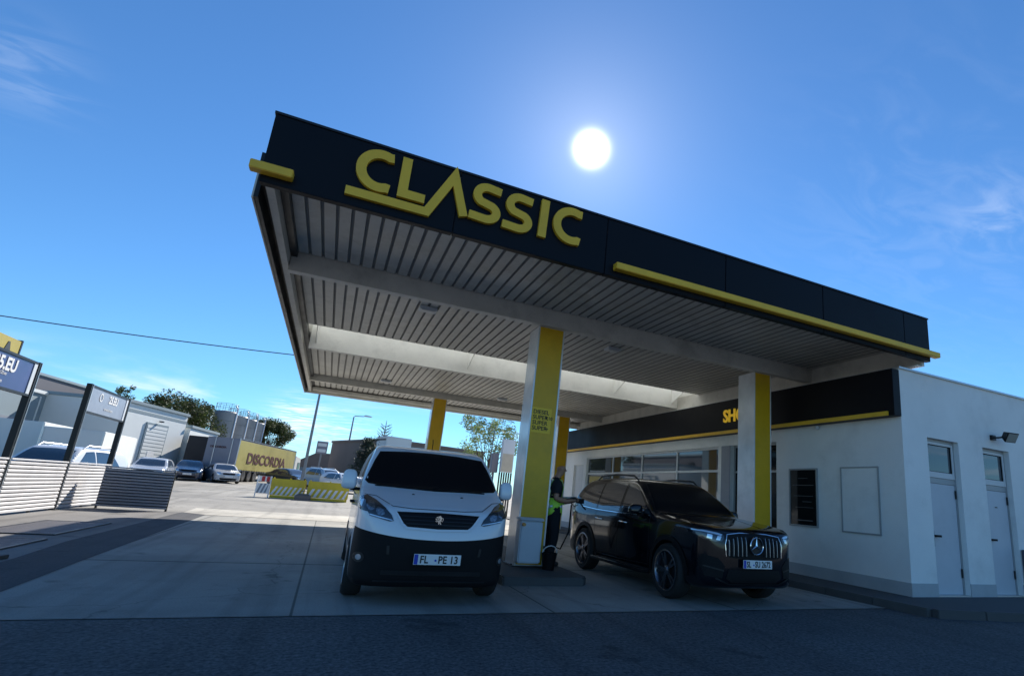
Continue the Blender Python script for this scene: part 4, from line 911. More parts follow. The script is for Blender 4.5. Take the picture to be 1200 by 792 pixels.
for k in (2.2, 3.5, 4.8, LT + 1.2):
    for yy in (.12, 2.18):
        b = MB(); b.lathe([(0, -.15), (.44, -.15), (.48, -.1), (.48, .1), (.44, .15), (0, .15)], 28, 'x', (0, 0, 0)); xf(b, mxT @ Matrix.Translation((k, yy, g + .48)) @ Matrix.Rotation(PI / 2, 4, 'Z')); wo = b.build('wheel', M['tyre'], t, smooth=40)
        b = MB(); b.lathe([(0, -.156), (.25, -.156), (.27, -.151)], 20, 'x'); xf(b, mxT @ Matrix.Translation((k, yy, g + .48)) @ Matrix.Rotation(PI / 2, 4, 'Z')); b.build('rim', M['rim'], wo)
b = MB(); b.prism([(LT + .5, g + .5), (LT + 2.6, g + .5), (LT + 2.6, 2.3), (LT + 2.35, 3.3), (LT + .6, 3.45), (LT + .5, 3.3)], .05, 2.3, 'y', mx=mxT); cb_ = b.build('cab', M['hall_w'], t, bevel=.05)
b = MB(); b.box(LT + 1.5, LT + 2.3, .02, .046, 2.0, 2.8, mxT); b.build('side_window', M['glass'], cb_)
for k in (.5, 1.7):
    b = MB(); b.tube([mxT @ Vector((-.03, k, 1.4)), mxT @ Vector((-.03, k, 3.84))], .03); b.build('door_bar', M['alu'], bo)
# dark tarpaulin trailer left of it
t = thing('dark_trailer', 'dark tarpaulin trailer in shade left of the yellow lorry', 'trailer', (-9.7, 57, gh(57)))
b = MB(); b.box(-10.95, -9.0, 55.6, 60.5, 1.3, 3.95); b.build('box', M['tarp_d'], t, bevel=.03); b = MB(); b.box(-10.9, -9.1, 55.6, 60.5, 1.05, 1.29); b.build('chassis', M['dark'], t)
for yy in (56.6, 58, 59.6):
    for xx in (-10.75, -9.2): b = MB(); b.lathe([(0, -.14), (.48, -.14), (.48, .14), (0, .14)], 24, 'x', (xx, yy, gh(57) + .48)); b.build('wheel', M['tyre'], t, smooth=40)

# ------------------------------------------------------------------ buildings in the yard
def quad_building(name, label, A, B_, depth, zt, m, g=.3, roof=None, side=1):
    """flat roofed hall: visible face from A to B_ (plan), going back by depth"""
    A = Vector(A); B_ = Vector(B_); d = (B_ - A).normalized(); n = Vector((-d.y, d.x)) * side; L_ = (B_ - A).length
    t = thing(name, label, 'building', (A.x, A.y, g)); mx = Matrix(((d.x, n.x, 0, A.x), (d.y, n.y, 0, A.y), (0, 0, 1, 0), (0, 0, 0, 1)))
    b = MB(); b.box(0, L_, 0, depth, g - .4, zt - .12, mx); w_ = b.build('wall', m, t)
    b = MB(); b.box(-.1, L_ + .1, -.12, depth + .1, zt - .119, zt + .12, mx); b.build('roof', roof or M['hall_g'], t, bevel=.03)
    return t, mx, L_, w_
# hall whose white gable with the roller door looks at us
t, mx, L_, w_ = quad_building('white_hall', 'white hall with a tall roller door left of the silos', (-13.612, 48.789), (-11.577, 56.744), 16, 5.6, M['hall_w'])
b = MB(); b.box(2.7, 5.6, -.09, -.002, .35, 4.4, mx); df = b.build('roller_door', M['hall_g'], t)
b = MB(); 
for k in range(14): b.box(2.82, 5.48, -.105, -.091, .5 + k * .27, .72 + k * .27, mx)
b.build('door_slat', M['hall_w'], df)
b = MB(); b.box(3.6, 4.5, -.12, -.106, .4, 2.3, mx); b.build('wicket_door', M['white'], df)
b = MB(); b.box(.05, L_ - .05, -.02, -.003, 4.9, 5.1, mx); b.build('cladding_band', M['hall_g'], t)
b = MB(); b.box(4.1, 4.3, -.35, -.1, 4.55, 4.65, mx); b.build('door_lamp', M['dark'], t)
t, mx, L_, w_ = quad_building('low_hall', 'lower grey white hall between the tall hall and the dark trailer', (-11.3, 57.3), (-10.4, 64.5), 12, 4.75, M['hall_w'])
b = MB(); b.box(.8, 2.6, -.06, -.002, .6, 3.6, mx); b.build('window', M['glass_b'], t)
b = MB(); b.box(.7, .79, -.08, -.002, .5, 3.7, mx); b.box(2.61, 2.7, -.08, -.002, .5, 3.7, mx); b.build('window_frame', M['hall_g'], t)
t, mx, L_, w_ = quad_building('bluegrey_hall', 'blue grey hall with paler bands seen over the fence between the signs', (-20.0, 38), (-17.4, 58), 12, 5.5, M['hall_g'], roof=M['hall_w'])
for k in range(4): b = MB(); b.box(1.5 + k * 5, 1.62 + k * 5, -.03, -.003, .5, 5.2, mx); b.build('pilaster', M['hall_w'], t)
b = MB(); b.box(8.0, 11.0, -.05, -.003, .4, 3.6, mx); b.build('roller_door', M['slat_d'], t)
t, mx, L_, w_ = quad_building('dark_hall', 'tall dark hall with flat roof rising behind the blue grey one', (-25, 50), (-21.4, 73), 14, 8.0, M['hall_d'], roof=M['hall_g'])
b = MB(); b.box(9.5, 10.5, -.1, -.003, 5.6, 7.1, mx); b.build('vent_box', M['dark'], t)
b = MB(); b.tube([mx @ Vector((10.8, -.2, 6.6)), mx @ Vector((15, -.2, 6.5))], .12); b.build('duct', M['dark'], t)
t, mx, L_, w_ = quad_building('shed', 'long low brown roofed shed far behind the cars and lamp posts', (-5.5, 96), (8.0, 92), 16, 2.9, M['hall_g'], g=.9, roof=M['hall_b'])
b = MB(); b.prism([(-.2, 3.03), (L_ + .2, 3.03), (L_ - 1.5, 5.1), (3.5, 5.1)], -.1, 12, 'y', mx=mx); b.build('pitched_roof', M['hall_b'], t)
t, mx, L_, w_ = quad_building('brown_hall', 'brown and grey hall just showing over the van roof', (4.6, 58), (15.5, 62), 14, 5.55, M['hall_b'], g=.6, roof=M['hall_b'])
b = MB(); b.box(-.1, 2.6, -.2, 2, 4.2, 5.9, mx); b.build('roof_plant', M['hall_w'], t, bevel=.05)
# silos in a row
SL = [(-12.58, 79.6), (-11.92, 84.6), (-11.22, 88.0), (-10.71, 92.1)]
sl = ['nearest and leftmost of four grey silos', 'second grey silo from the left', 'third grey silo from the left', 'farthest and rightmost of four grey silos']
s0 = None
for (x, y), lb in zip(SL, sl):
    if s0 is None:
        s0 = thing('silo', lb, 'silo', (x, y, gh(y)), 0, 'silos in a row')
        b = MB(); b.lathe([(0, 0), (1.25, 0), (1.25, 7.3), (1.1, 7.45), (0, 7.6)], 36, 'z', (x, y, gh(y))); sh = b.build('shell', M['silo'], s0, smooth=35)
        b = MB()
        for k in range(1, 6): b.lathe([(1.252, k * 1.25), (1.275, k * 1.25 + .02), (1.252, k * 1.25 + .04)], 36, 'z', (x, y, gh(y)))
        b.build('hoop', M['pole'], sh)
        b = MB()
        for k in range(12):
            a = k * PI / 6; px, py = x + 1.15 * math.cos(a), y + 1.15 * math.sin(a); b.tube([(px, py, gh(y) + 7.4), (px, py, gh(y) + 8.35)], .022, 5)
        for zz in (7.9, 8.35): b.tube([(x + 1.15 * math.cos(k * PI / 12), y + 1.15 * math.sin(k * PI / 12), gh(y) + zz) for k in range(25)], .022, 5)
        b.build('railing', M['pole'], s0)
        b = MB(); b.tube([(x + 1.2, y - .55, gh(y) + 1), (x + 1.2, y - .55, gh(y) + 7.9), (x + .9, y - .4, gh(y) + 8.2)], .07, 8); b.build('pipe', M['alu'], s0, smooth=50)
    else: copy_tree(s0, None, lb, (x, y, gh(y)))

# ------------------------------------------------------------------ frames, fences and signs on the left
def post(y, zt, label):
    t = thing('sign_post', label, 'post', (-6.2, y, 0), 0, 'black posts on the fence line')
    b = MB(); b.box(-6.26, -6.14, y - .05, y + .05, 0, zt); b.build('upright', M['post'], t, bevel=.006)
    b = MB(); b.box(-6.136, -6.128, y + .03, y + .05, 0.02, zt); b.build('edge_strip', M['alu'], t)
    b = MB(); b.box(-6.32, -6.08, y - .12, y + .12, .0, .02); b.build('foot_plate', M['dark'], t); return t
for y, l in ((12.85, 'black sign post just off the left edge of the frame'), (15.95, 'nearest black sign post right of the dark blue sign'), (18.98, 'middle black post left of the pale sign'), (22.15, 'farthest black post where the two fences meet')): post(y, 3.3, l)
def signboard(y0, y1, m, label, lines):
    t = thing('signboard', label, 'sign', (-6.2, (y0 + y1) / 2, 2.55))
    b = MB(); b.box(-6.20, -6.17, y0 + .02, y1 - .02, 2.58, 3.24); bd = b.build('board', m, t)
    b = MB(); b.box(-6.24, -6.15, y0, y1, 3.241, 3.29); b.box(-6.24, -6.15, y0, y1, 2.53, 2.579); b.build('rail', M['post'], t)
    b = MB(); b.box(-6.22, -6.155, y1 - .16, y1 - .02, 2.58, 3.24); b.box(-6.22, -6.155, y0 + .02, y0 + .1, 2.58, 3.24); b.build('edge_strip', M['offwhite'], t)
    for txt, sz, yy, zz, bo in lines:
        q = text_mb(txt, sz, .006, bo); xf(q, Matrix.Translation((-6.163, yy, zz)) @ Matrix.Rotation(PI / 2, 4, 'Z')); q.build('lettering', M['white'], bd)
signboard(12.9, 15.9, M['sign_b'], 'dark blue signboard with white lettering at the left edge', [('125.EU', .36, 14.05, 2.92, .012), ('www.125.eu', .10, 14.3, 2.82, .0), ('service & more', .10, 14.1, 2.66, .0)])
signboard(19.03, 22.1, M['sign_g'], 'pale blue signboard with faint white lettering between two posts', [('25.EU', .30, 20.5, 2.95, .010), ('service & more', .11, 20.3, 2.72, .0), ('O', .34, 19.75, 2.92, .0)])
def slatfence(p0, p1, z0, z1, n_, m, label, posts):
    p0 = Vector(p0); p1 = Vector(p1); d = (p1 - p0).normalized(); nn = Vector((d.y, -d.x)); L_ = (p1 - p0).length
    t = thing('slatted_fence', label, 'fence', (p0.x, p0.y, 0)); mx = Matrix(((d.x, nn.x, 0, p0.x), (d.y, nn.y, 0, p0.y), (0, 0, 1, 0), (0, 0, 0, 1)))
    h = (z1 - z0) / n_; b = MB()
    for k in range(n_):
        z = z0 + k * h; b.prism([(.0, z + h * .10), (.034, z + .004), (.038, z + h * .56), (.0, z + h * .80)], .02, L_ - .02, 'x', mx=Matrix(((d.x, nn.x, 0, p0.x), (d.y, nn.y, 0, p0.y), (0, 0, 1, 0), (0, 0, 0, 1))))
    b.build('slat_panel', m, t)
    b = MB(); b.box(.01, L_ - .01, -.008, -.002, z0, z1 - .01, mx); b.build('gap_shade_sheet', M['black'], t)  # black sheet added behind the slats, stands in for shade in the gaps
    b = MB(); b.box(0, L_, -.03, .05, z1 + .002, z1 + .04, mx); b.build('cap_rail', m, t, bevel=.006)
    for q in posts: b = MB(); b.box(q - .025, q + .025, -.06, -.004, 0, z1, mx); b.build('upright', M['post'], t)
    return t
slatfence((-6.165, 12.9), (-6.165, 15.9), .05, 1.18, 13, M['slat'], 'white slatted fence below the dark blue sign', (.3, 1.5))
slatfence((-6.165, 16.02), (-6.165, 18.92), .05, 1.18, 13, M['slat'], 'white slatted fence between nearest and middle post', (1.7,))
slatfence((-6.165, 19.05), (-6.165, 22.09), .05, 1.18, 13, M['slat'], 'white slatted fence below the pale sign, half in shadow', (1.8,))
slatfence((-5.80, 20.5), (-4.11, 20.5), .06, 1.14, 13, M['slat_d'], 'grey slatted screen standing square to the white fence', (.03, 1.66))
t = thing('yellow_sign', 'yellow sign with black letter sticking up at the left edge', 'sign', (-7.2, 15.6, 0))
b = MB(); b.box(-7.25, -7.17, 12.5, 17.4, 3.36, 3.92); bd = b.build('board', M['signyellow'], t, bevel=.008)
q = text_mb('A', .50, .006, .03); xf(q, Matrix.Translation((-7.163, 16.72, 3.44)) @ Matrix.Rotation(PI / 2, 4, 'Z')); q.build('lettering', M['ink'], bd)
b = MB(); b.box(-7.30, -7.16, 17.402, 17.46, 3.34, 3.95); b.build('end_cap', M['dark'], t)
b = MB(); b.tube([(-7.22, 13.5, 0), (-7.22, 13.5, 3.36)], .05); b.build('leg', M['post'], t); b = MB(); b.tube([(-7.22, 17.0, 0), (-7.22, 17.0, 3.36)], .05); b.build('leg', M['post'], t)

# ------------------------------------------------------------------ roadworks barriers
def hazard(x0, x1, z0, z1, y, n_, m1, m2, name, parent, slant=.22):
    a = MB(); P = (x1 - x0) / n_
    for k in range(n_):
        xs_ = x0 + k * P; q = [(xs_, z0), (xs_ + P * .5, z0), (min(x1, xs_ + P * .5 + slant), z1), (min(x1, xs_ + slant), z1)]; a.prism(q, y - .006, y - .001, 'y')
    return a.build(name, m2, parent)
def ybarrier(x0, x1, y, label):
    g = gh(y); t = thing('yellow_barrier', label, 'barrier', ((x0 + x1) / 2, y, g), 0, 'yellow roadworks barriers')
    b = MB(); b.box(x0, x1, y, y + .10, .30, 1.13); bd = b.build('upper_board', M['barr_y'], t, bevel=.02)
    b = MB(); b.box(x0 + .03, x1 - .03, y + .01, y + .08, .14, .29); lb = b.build('striped_board', M['barr_y'], t, bevel=.01)
    hazard(x0 + .03, x1 - .02, .32, .74, y - .004, 7, None, M['white'], 'stripe', bd, .2)
    b = MB()
    for xx in (x0 + .05, (x0 + x1) / 2, x1 - .12): b.box(xx, xx + .07, y + .101, y + .16, .05, 1.18)
    b.build('upright', M['barr_y'], t)
    b = MB()
    for xx in (x0 + .1, x1 - .5): b.box(xx, xx + .4, y - .35, y + .45, .0, .12)
    b.build('foot', M['black'], t, bevel=.02); return t
ybarrier(-2.55, -.95, 33, 'left yellow barrier with diagonal stripes beside the red and white one')
ybarrier(-.85, 1.15, 32.8, 'right yellow barrier running behind the white van')
t = thing('red_white_barrier', 'red and white roadworks board at the left end of the yellow barriers', 'barrier', (-2.85, 32.9, 0))
b = MB(); b.box(-3.12, -2.62, 32.92, 32.96, .93, 1.2); bd = b.build('board', M['white'], t)
b = MB(); b.box(-3.0, -2.86, 32.90, 32.918, .94, 1.19); b.build('red_field', M['red'], bd); b = MB(); b.box(-2.78, -2.64, 32.90, 32.918, .94, 1.19); b.build('red_field', M['red'], bd)
b = MB(); b.box(-3.16, -2.62, 32.92, 32.95, .35, .85); lw = b.build('lower_board', M['white'], t); hazard(-3.14, -2.64, .36, .84, 32.92, 3, None, M['slat_d'], 'stripe', lw, .14)
b = MB(); b.box(-3.2, -3.14, 32.96, 33.0, .05, 1.22); b.box(-2.62, -2.56, 32.96, 33.0, .05, 1.22); b.build('upright', M['white'], t)
b = MB(); b.box(-3.55, -2.75, 32.6, 33.3, .0, .1); b.build('foot', M['black'], t, bevel=.02)
t = thing('dark_crate', 'dark blue box on the ground in front of the yellow barriers', 'crate', (-.95, 32.3, 0))
b = MB(); b.prism([(-1.3, 0), (-.65, 0), (-.58, .38), (-.75, .48), (-1.2, .48), (-1.36, .36)], 32.0, 32.6, 'y'); b.build('body', P_['blue'], t, bevel=.03)
b = MB(); b.tube([(-1.2, 32.3, .48), (-1.1, 32.3, .60), (-.85, 32.3, .60), (-.75, 32.3, .48)], .015); b.build('handle', M['dark'], t)

# ------------------------------------------------------------------ lamp posts, far sign, cable, price panel
t = thing('lamp_post', 'tall grey lamp post running up behind the canopy corner', 'lamp post', (-1.62, 45, gh(45)))
b = MB(); b.tube([(-1.62, 45, gh(45)), (-1.62, 45, 5), (-1.62, 45, 9.6)], [.11, .09, .06], 10); b.build('pole', M['pole'], t, smooth=60)
b = MB(); b.tube([(-1.62, 45, 9.55), (-1.4, 45, 9.75), (-.5, 45, 9.8)], .04); ar = b.build('arm', M['pole'], t, smooth=60); b = MB(); b.box(-.5, .1, 44.87, 45.13, 9.75, 9.85); b.build('lantern', M['offwhite'], t, bevel=.03)
t = thing('lamp_post', 'lamp post with a horizontal arm standing left of the white van', 'lamp post', (1.5, 70, gh(70)))
b = MB(); b.tube([(1.5, 70, gh(70)), (1.5, 70, 5), (1.52, 70, 8.6)], [.12, .10, .07], 10); b.build('pole', M['pole'], t, smooth=60)
b = MB(); b.tube([(1.52, 70, 8.55), (1.62, 70, 8.72), (2.6, 70, 8.8)], .045); b.build('arm', M['pole'], t, smooth=60)
b = MB(); b.prism([(2.5, 8.80), (2.75, 8.98), (3.3, 8.92), (3.55, 8.84), (3.3, 8.78)], 69.85, 70.15, 'y'); b.build('lantern', M['offwhite'], t, bevel=.03)
t = thing('far_price_sign', 'small grey pole sign in the distance right of the lorry', 'sign', (-1.3, 80, gh(80)))
b = MB(); b.box(-1.42, -1.22, 79.9, 80.1, .9, 4.5); b.build('pole', M['pole'], t); b = MB(); b.box(-2.0, -.7, 79.85, 80.15, 4.4, 6.0); bd = b.build('panel', M['trailer_g'], t, bevel=.03)
for k in range(2): b = MB(); b.box(-1.85, -.85, 79.82, 79.848, 4.6 + k * .75, 5.0 + k * .75); b.build('price_field', M['hall_w'], bd)
b = MB(); pts = []
for k in range(41):
    u = k / 40; x = -40 + 60 * u; y = 42 - 2 * u; z = 9.2 + 1.6 * u - 1.2 * math.sin(PI * u) + .12; pts.append((x, y, z))
b.tube(pts, .030, 6); tag(b.build('overhead_cable', M['cable'], smooth=60), 'thin dark cable sagging across the sky at left', 'cable')
t = thing('advert_panel', 'upright pale panel on dark slats between the canopy columns', 'panel', (8.15, 28, gh(28)))
b = MB(); b.box(7.95, 8.62, 28, 28.25, 2.35, 4.05); bd = b.build('panel', M['offwhite'], t, bevel=.02); b = MB(); b.box(8.0, 8.57, 27.98, 27.998, 2.4, 3.3); b.build('lower_field', M['beige'], bd)
b = MB()
for k in range(6): b.box(7.93 + k * .125, 7.99 + k * .125, 28.05, 28.15, .1, 2.34)
b.build('slat', M['dark'], t)
b = MB(); b.box(7.55, 7.90, 28.3, 28.7, 2.3, 3.3); b.box(7.68, 7.78, 28.45, 28.55, .1, 2.3); tag(b.build('grey_cabinet', M['trailer_g'], bevel=.02), 'dark grey box on a pole beside the pale panel', 'box')

# ------------------------------------------------------------------ trees
def tree(name, label, x, y, H_, cr, zc, n_, leaf, lm, seed, ry=1., thin=1., group=None, trunk_r=.22):
    rg = random.Random(seed); g = gh(y); t = thing(name, label, 'tree', (x, y, g), 0, group)
    b = MB(); b.tube([(x, y, g - .1), (x + .1, y, g + zc * .5), (x, y + .05, g + zc), (x + .15, y, g + H_ * .85)], [trunk_r, trunk_r * .8, trunk_r * .55, trunk_r * .15], 10)
    cl = []
    for k in range(26):
        a = rg.uniform(0, 2 * PI); e = rg.uniform(-.5, 1.0); rad = rg.uniform(.45, .95)
        q = Vector((x + cr * rad * math.cos(a) * math.cos(e), y + cr * rad * math.sin(a) * math.cos(e), g + zc + (H_ - zc) * .5 * (1 + rad * math.sin(e * 1.3)) * ry - .1)); cl.append((q, cr * rg.uniform(.18, .36)))
        s_ = Vector((x, y, g + zc * rg.uniform(.6, 1.2))); b.tube([s_, (s_ + q) / 2 + Vector((0, 0, rg.uniform(-.1, .3))), q], [trunk_r * .35, trunk_r * .2, trunk_r * .06], 6)
    tr = b.build('trunk', M['bark'], t, smooth=60); b = MB()
    for _ in range(n_):
        q, r = rg.choice(cl); d = Vector((rg.gauss(0, 1), rg.gauss(0, 1), rg.gauss(0, .8))).normalized() * r * rg.random() ** .45 * thin; p = q + d
        u = Vector((rg.gauss(0, 1), rg.gauss(0, 1), rg.gauss(0, .6))).normalized(); v = u.orthogonal().normalized() * leaf * rg.uniform(.5, .8); u = u * leaf * rg.uniform(.7, 1.3)
        b.add([p - u, p + v * .6, p + u, p - v * .6], [(0, 1, 2, 3)])
    b.build('crown', lm, t, recalc=False); return t
tree('broadleaf_tree', 'dense dark green tree behind the white hall left of the silos', -15.6, 76, 8.5, 3.9, 3.4, 13000, .17, M['leaf'], 3)
tree('broadleaf_tree', 'dark tree rising right of the silos behind the yellow lorry', -9.0, 95, 8.6, 3.0, 3.2, 9500, .19, M['leaf'], 5)
tree('blossom_tree', 'thin pale green tree with sky showing through beyond the canopy edge', 8.1, 31, 5.9, 1.8, 2.3, 3000, .095, M['leaf_l'], 8, trunk_r=.08)
tree('broadleaf_tree', 'small tree tip over the roof of the dark hall', -20.5, 72, 8.6, 1.1, 5, 900, .14, M['leaf'], 9, trunk_r=.15)
def conifer(x, y, H_, r, label, bare=False, seed=1):
    rg = random.Random(seed); g = gh(y); t = thing('conifer_tree', label, 'tree', (x, y, g))
    b = MB(); b.tube([(x, y, g), (x, y, g + H_)], [.14, .02], 8); f = MB()
    for k in range(16 if not bare else 11):
        z = H_ * (.25 + .72 * k / 16 if not bare else .45 + .5 * k / 11); rad = r * (1 - .8 * (z / H_)) * 1.2
        for j in range(7):
            a = rg.uniform(0, 2 * PI); e = Vector((x + rad * math.cos(a), y + rad * math.sin(a), g + z + rad * (.35 if not bare else .6))); s_ = Vector((x, y, g + z)); b.tube([s_, (s_ + e) / 2 - Vector((0, 0, .05)), e], [.03, .02, .006] if not bare else [.035, .03, .015], 5)
            if not bare:
                for _ in range(46):
                    u = rg.random() ** .7; p = s_.lerp(e, u) + Vector((rg.gauss(0, .10), rg.gauss(0, .10), rg.gauss(0, .07))); d = Vector((rg.gauss(0, 1), rg.gauss(0, 1), rg.gauss(.4, .6))).normalized() * .17; w_ = d.orthogonal().normalized() * .03
                    f.add([p - w_, p + w_, p + d + w_ * .3, p + d - w_ * .3], [(0, 1, 2, 3)])
    b.build('trunk', M['bark'], t); 
    if not bare: f.build('crown', M['leaf_c'], t, recalc=False)
conifer(2.95, 56, 4.9, 1.5, 'dark conifer showing beside the left edge of the van windscreen', False, 4)
conifer(4.45, 60, 7.0, 1.7, 'bare upright treetop seen above the van roof', True, 6)

# ------------------------------------------------------------------ the attendant
pr = thing('person', 'person in yellow green safety vest and dark trousers holding a fuel nozzle', 'person', (3.83, 9.62, .12))
def skin_mesh(js, edges, sub=2):
    me = bpy.data.meshes.new('sk'); me.from_pydata([j[0] for j in js], edges, []); o = bpy.data.objects.new('sk', me); COL.objects.link(o)
    m = o.modifiers.new('s', 'SKIN'); m.use_smooth_shade = True
    for i, j in enumerate(js): r = j[1]; me.skin_vertices[0].data[i].radius = (r, r) if not isinstance(r, tuple) else r; me.skin_vertices[0].data[i].use_root = (i == 0)
    o.modifiers.new('u', 'SUBSURF').levels = sub; bpy.context.view_layer.update()
    r = bpy.data.meshes.new_from_object(o.evaluated_get(bpy.context.evaluated_depsgraph_get())); bpy.data.objects.remove(o); return r
# x forward (towards the SUV), y across, z up
J = [((0, 0, .93), (.13, .155)), ((.0, 0, 1.08), (.115, .14)), ((-.02, 0, 1.26), (.125, .165)), ((-.02, 0, 1.40), (.115, .17)), ((.01, 0, 1.49), (.07, .08)), ((.045, 0, 1.56), .046), ((.095, 0, 1.625), .064), ((.105, 0, 1.70), (.098, .080)), ((.085, 0, 1.755), (.082, .070)),
     ((-.01, -.19, 1.42), .062), ((-.05, -.235, 1.16), .048), ((.18, -.20, 1.12), .038), ((.32, -.16, 1.15), .028), ((.39, -.15, 1.16), (.02, .036)),
     ((-.01, .19, 1.42), .062), ((-.03, .235, 1.16), .048), ((.20, .16, 1.11), .038), ((.33, .08, 1.14), .028), ((.40, .05, 1.15), (.02, .036)),
     ((.0, -.10, .84), .098), ((.03, -.115, .48), .066), ((-.05, -.12, .10), .046), ((.02, -.125, .045), (.035, .042)), ((.14, -.13, .035), (.024, .042)),
     ((.0, .10, .84), .098), ((.01, .115, .48), .066), ((-.02, .12, .10), .046), ((.05, .125, .045), (.035, .042)), ((.17, .13, .035), (.024, .042))]
E_ = [(0, 1), (1, 2), (2, 3), (3, 4), (4, 5), (5, 6), (6, 7), (7, 8), (3, 9), (9, 10), (10, 11), (11, 12), (12, 13), (3, 14), (14, 15), (15, 16), (16, 17), (17, 18), (0, 19), (19, 20), (20, 21), (21, 22), (22, 23), (0, 24), (24, 25), (25, 26), (26, 27), (27, 28)]
J = [(a, (r[0] * 1.12, r[1] * 1.12) if isinstance(r, tuple) else r * 1.14) for a, r in J]
me = skin_mesh(J, E_)
bm = bmesh.new(); bm.from_mesh(me)
for v in bm.verts:          # brow, nose and chin on the forward side of the head
    c = v.co
    if c.z > 1.6 and c.x > .14 and abs(c.y) < .02: c.x += .018 if 1.66 < c.z < 1.70 else .006 if c.z < 1.64 else 0
# fingers and ears as further small shells of the same body
bm.to_mesh(me); bm.normal_update()
def region(fn, off, name, m, parent):
    b = bmesh.new(); b.from_mesh(me); b.normal_update()
    for v in b.verts: v.co += v.normal * off
    bmesh.ops.delete(b, geom=[f for f in b.faces if not fn(f.calc_center_median())], context='FACES')
    r = bpy.data.meshes.new(name); b.to_mesh(r); b.free(); r.materials.append(m); r.shade_smooth(); o = bpy.data.objects.new(name, r); COL.objects.link(o); o.parent = parent
    sd = o.modifiers.new('t', 'SOLIDIFY'); sd.thickness = .006; sd.offset = 1; return o
b = MB(); b.add([tuple(v.co) for v in me.vertices], [tuple(p.vertices) for p in me.polygons])
for s_, h0 in ((-1, Vector((.39, -.15, 1.16))), (1, Vector((.40, .05, 1.15)))):
    for k, (ln, dz) in enumerate(((.034, .026), (.038, .009), (.036, -.008), (.029, -.024))):
        p0 = h0 + Vector((.0, 0, dz)); b.tube([p0, p0 + Vector((ln, s_ * .008, 0)), p0 + Vector((ln + .022, -s_ * .018, -.004)), p0 + Vector((ln + .01, -s_ * .04, -.006))], [.0095, .009, .0085, .007], 7)
    p0 = h0 + Vector((-.02, -s_ * .01, .03)); b.tube([p0, p0 + Vector((.02, -s_ * .03, .018)), p0 + Vector((.045, -s_ * .045, .012))], [.011, .010, .008], 7)
for s_ in (-1, 1): b.tube([(.075, s_ * .075, 1.665), (.07, s_ * .088, 1.69), (.072, s_ * .082, 1.72)], [.012, .014, .01], 7)
b.tube([(.185, 0, 1.70), (.208, 0, 1.672), (.185, 0, 1.662)], [.010, .013, .011], 7)
body = b.build('body', M['skin'], pr, local=True, smooth=80, recalc=False); pr.location = (3.80, 9.62, .12)
region(lambda c: .10 < c.z < 1.0 and c.x < .6 and abs(c.y) < .30 and not (c.z > .98 and abs(c.y) > .2), .010, 'trousers', M['trousers'], pr)
region(lambda c: .98 < c.z < 1.53 and (abs(c.y) < .19 or c.z > 1.24), .008, 'tshirt', M['tshirt'], pr)
region(lambda c: (.87 < c.z < 1.50 and abs(c.y) < .155 and c.x < .2) or (.87 < c.z < 1.17 and abs(c.y) < .192 and abs(c.x) < .15), .026, 'safety_vest', M['vest'], pr)
region(lambda c: 1.0 < c.z < 1.05 and abs(c.y) < .19 and c.x < .18, .036, 'reflective_band', M['reflect'], pr)
region(lambda c: 1.16 < c.z < 1.50 and .10 < c.y < .15, .034, 'reflective_band', M['reflect'], pr); region(lambda c: 1.16 < c.z < 1.50 and -.15 < c.y < -.10, .034, 'reflective_band', M['reflect'], pr)
region(lambda c: c.z < .12, .010, 'shoe', M['shoe'], pr)
b = MB(); b.tube([(4.14, 9.60, 1.23), (4.24, 9.60, 1.27), (4.34, 9.62, 1.24)], [.022, .026, .022], 10); b.tube([(4.34, 9.62, 1.24), (4.43, 9.66, 1.16), (4.50, 9.70, 1.12)], .014, 8); b.tube([(4.16, 9.60, 1.21), (4.22, 9.60, 1.16), (4.30, 9.61, 1.20)], .008, 6)
b.box(4.28, 4.40, 9.57, 9.67, 1.22, 1.31)
nz = tag(b.build('pump_nozzle', M['black'], smooth=50), 'black fuel nozzle in the hands of the attendant', 'nozzle')

# ------------------------------------------------------------------ camera, sky, sun
def unit(a): return Vector(a).normalized()
yaw, pitch, roll = .4311, .2495, .0794
cy, sy = math.cos(yaw), math.sin(yaw)
Fw = Vector((sy * math.cos(pitch), cy * math.cos(pitch), math.sin(pitch))); r0 = Vector((cy, -sy, 0)); u0 = r0.cross(Fw)
rr = r0 * math.cos(roll) + u0 * math.sin(roll); uu = u0 * math.cos(roll) - r0 * math.sin(roll)
cam = bpy.data.cameras.new('camera'); co = bpy.data.objects.new('camera', cam); COL.objects.link(co)
mw = Matrix((rr, uu, -Fw)).transposed().to_4x4(); mw.translation = (0, 0, 1.3); co.matrix_world = mw
cam.sensor_width = 36; cam.lens = 636.34 / 1200 * 36; cam.shift_x = (600 - 697.68) / 1200; cam.shift_y = (423.41 - 396) / 1200
cam.clip_end = 3000; cam.clip_start = .05; S.camera = co

elev = math.asin(SUN.z); az = math.atan2(SUN.x, SUN.y) + R(6)
w = bpy.data.worlds.new('World'); S.world = w; w.use_nodes = True; nt = w.node_tree; L = nt.links
bg = nt.nodes['Background']; bg.inputs['Strength'].default_value = SKY if 'SKY' in globals() else .10
sky = nt.nodes.new('ShaderNodeTexSky'); sky.sky_type = 'NISHITA'; sky.sun_disc = False
sky.sun_elevation = elev; sky.sun_rotation = az; sky.air_density = 1.; sky.dust_density = .0; sky.ozone_density = 4.; sky.altitude = 0
tc = nt.nodes.new('ShaderNodeTexCoord')
def MN(op, a, b=None, clamp=False):
    n = nt.nodes.new('ShaderNodeMath'); n.operation = op; n.use_clamp = clamp
    for i, v in enumerate((a, b)):
        if v is None: continue
        if isinstance(v, (int, float)): n.inputs[i].default_value = v
        else: L.new(v, n.inputs[i])
    return n.outputs[0]
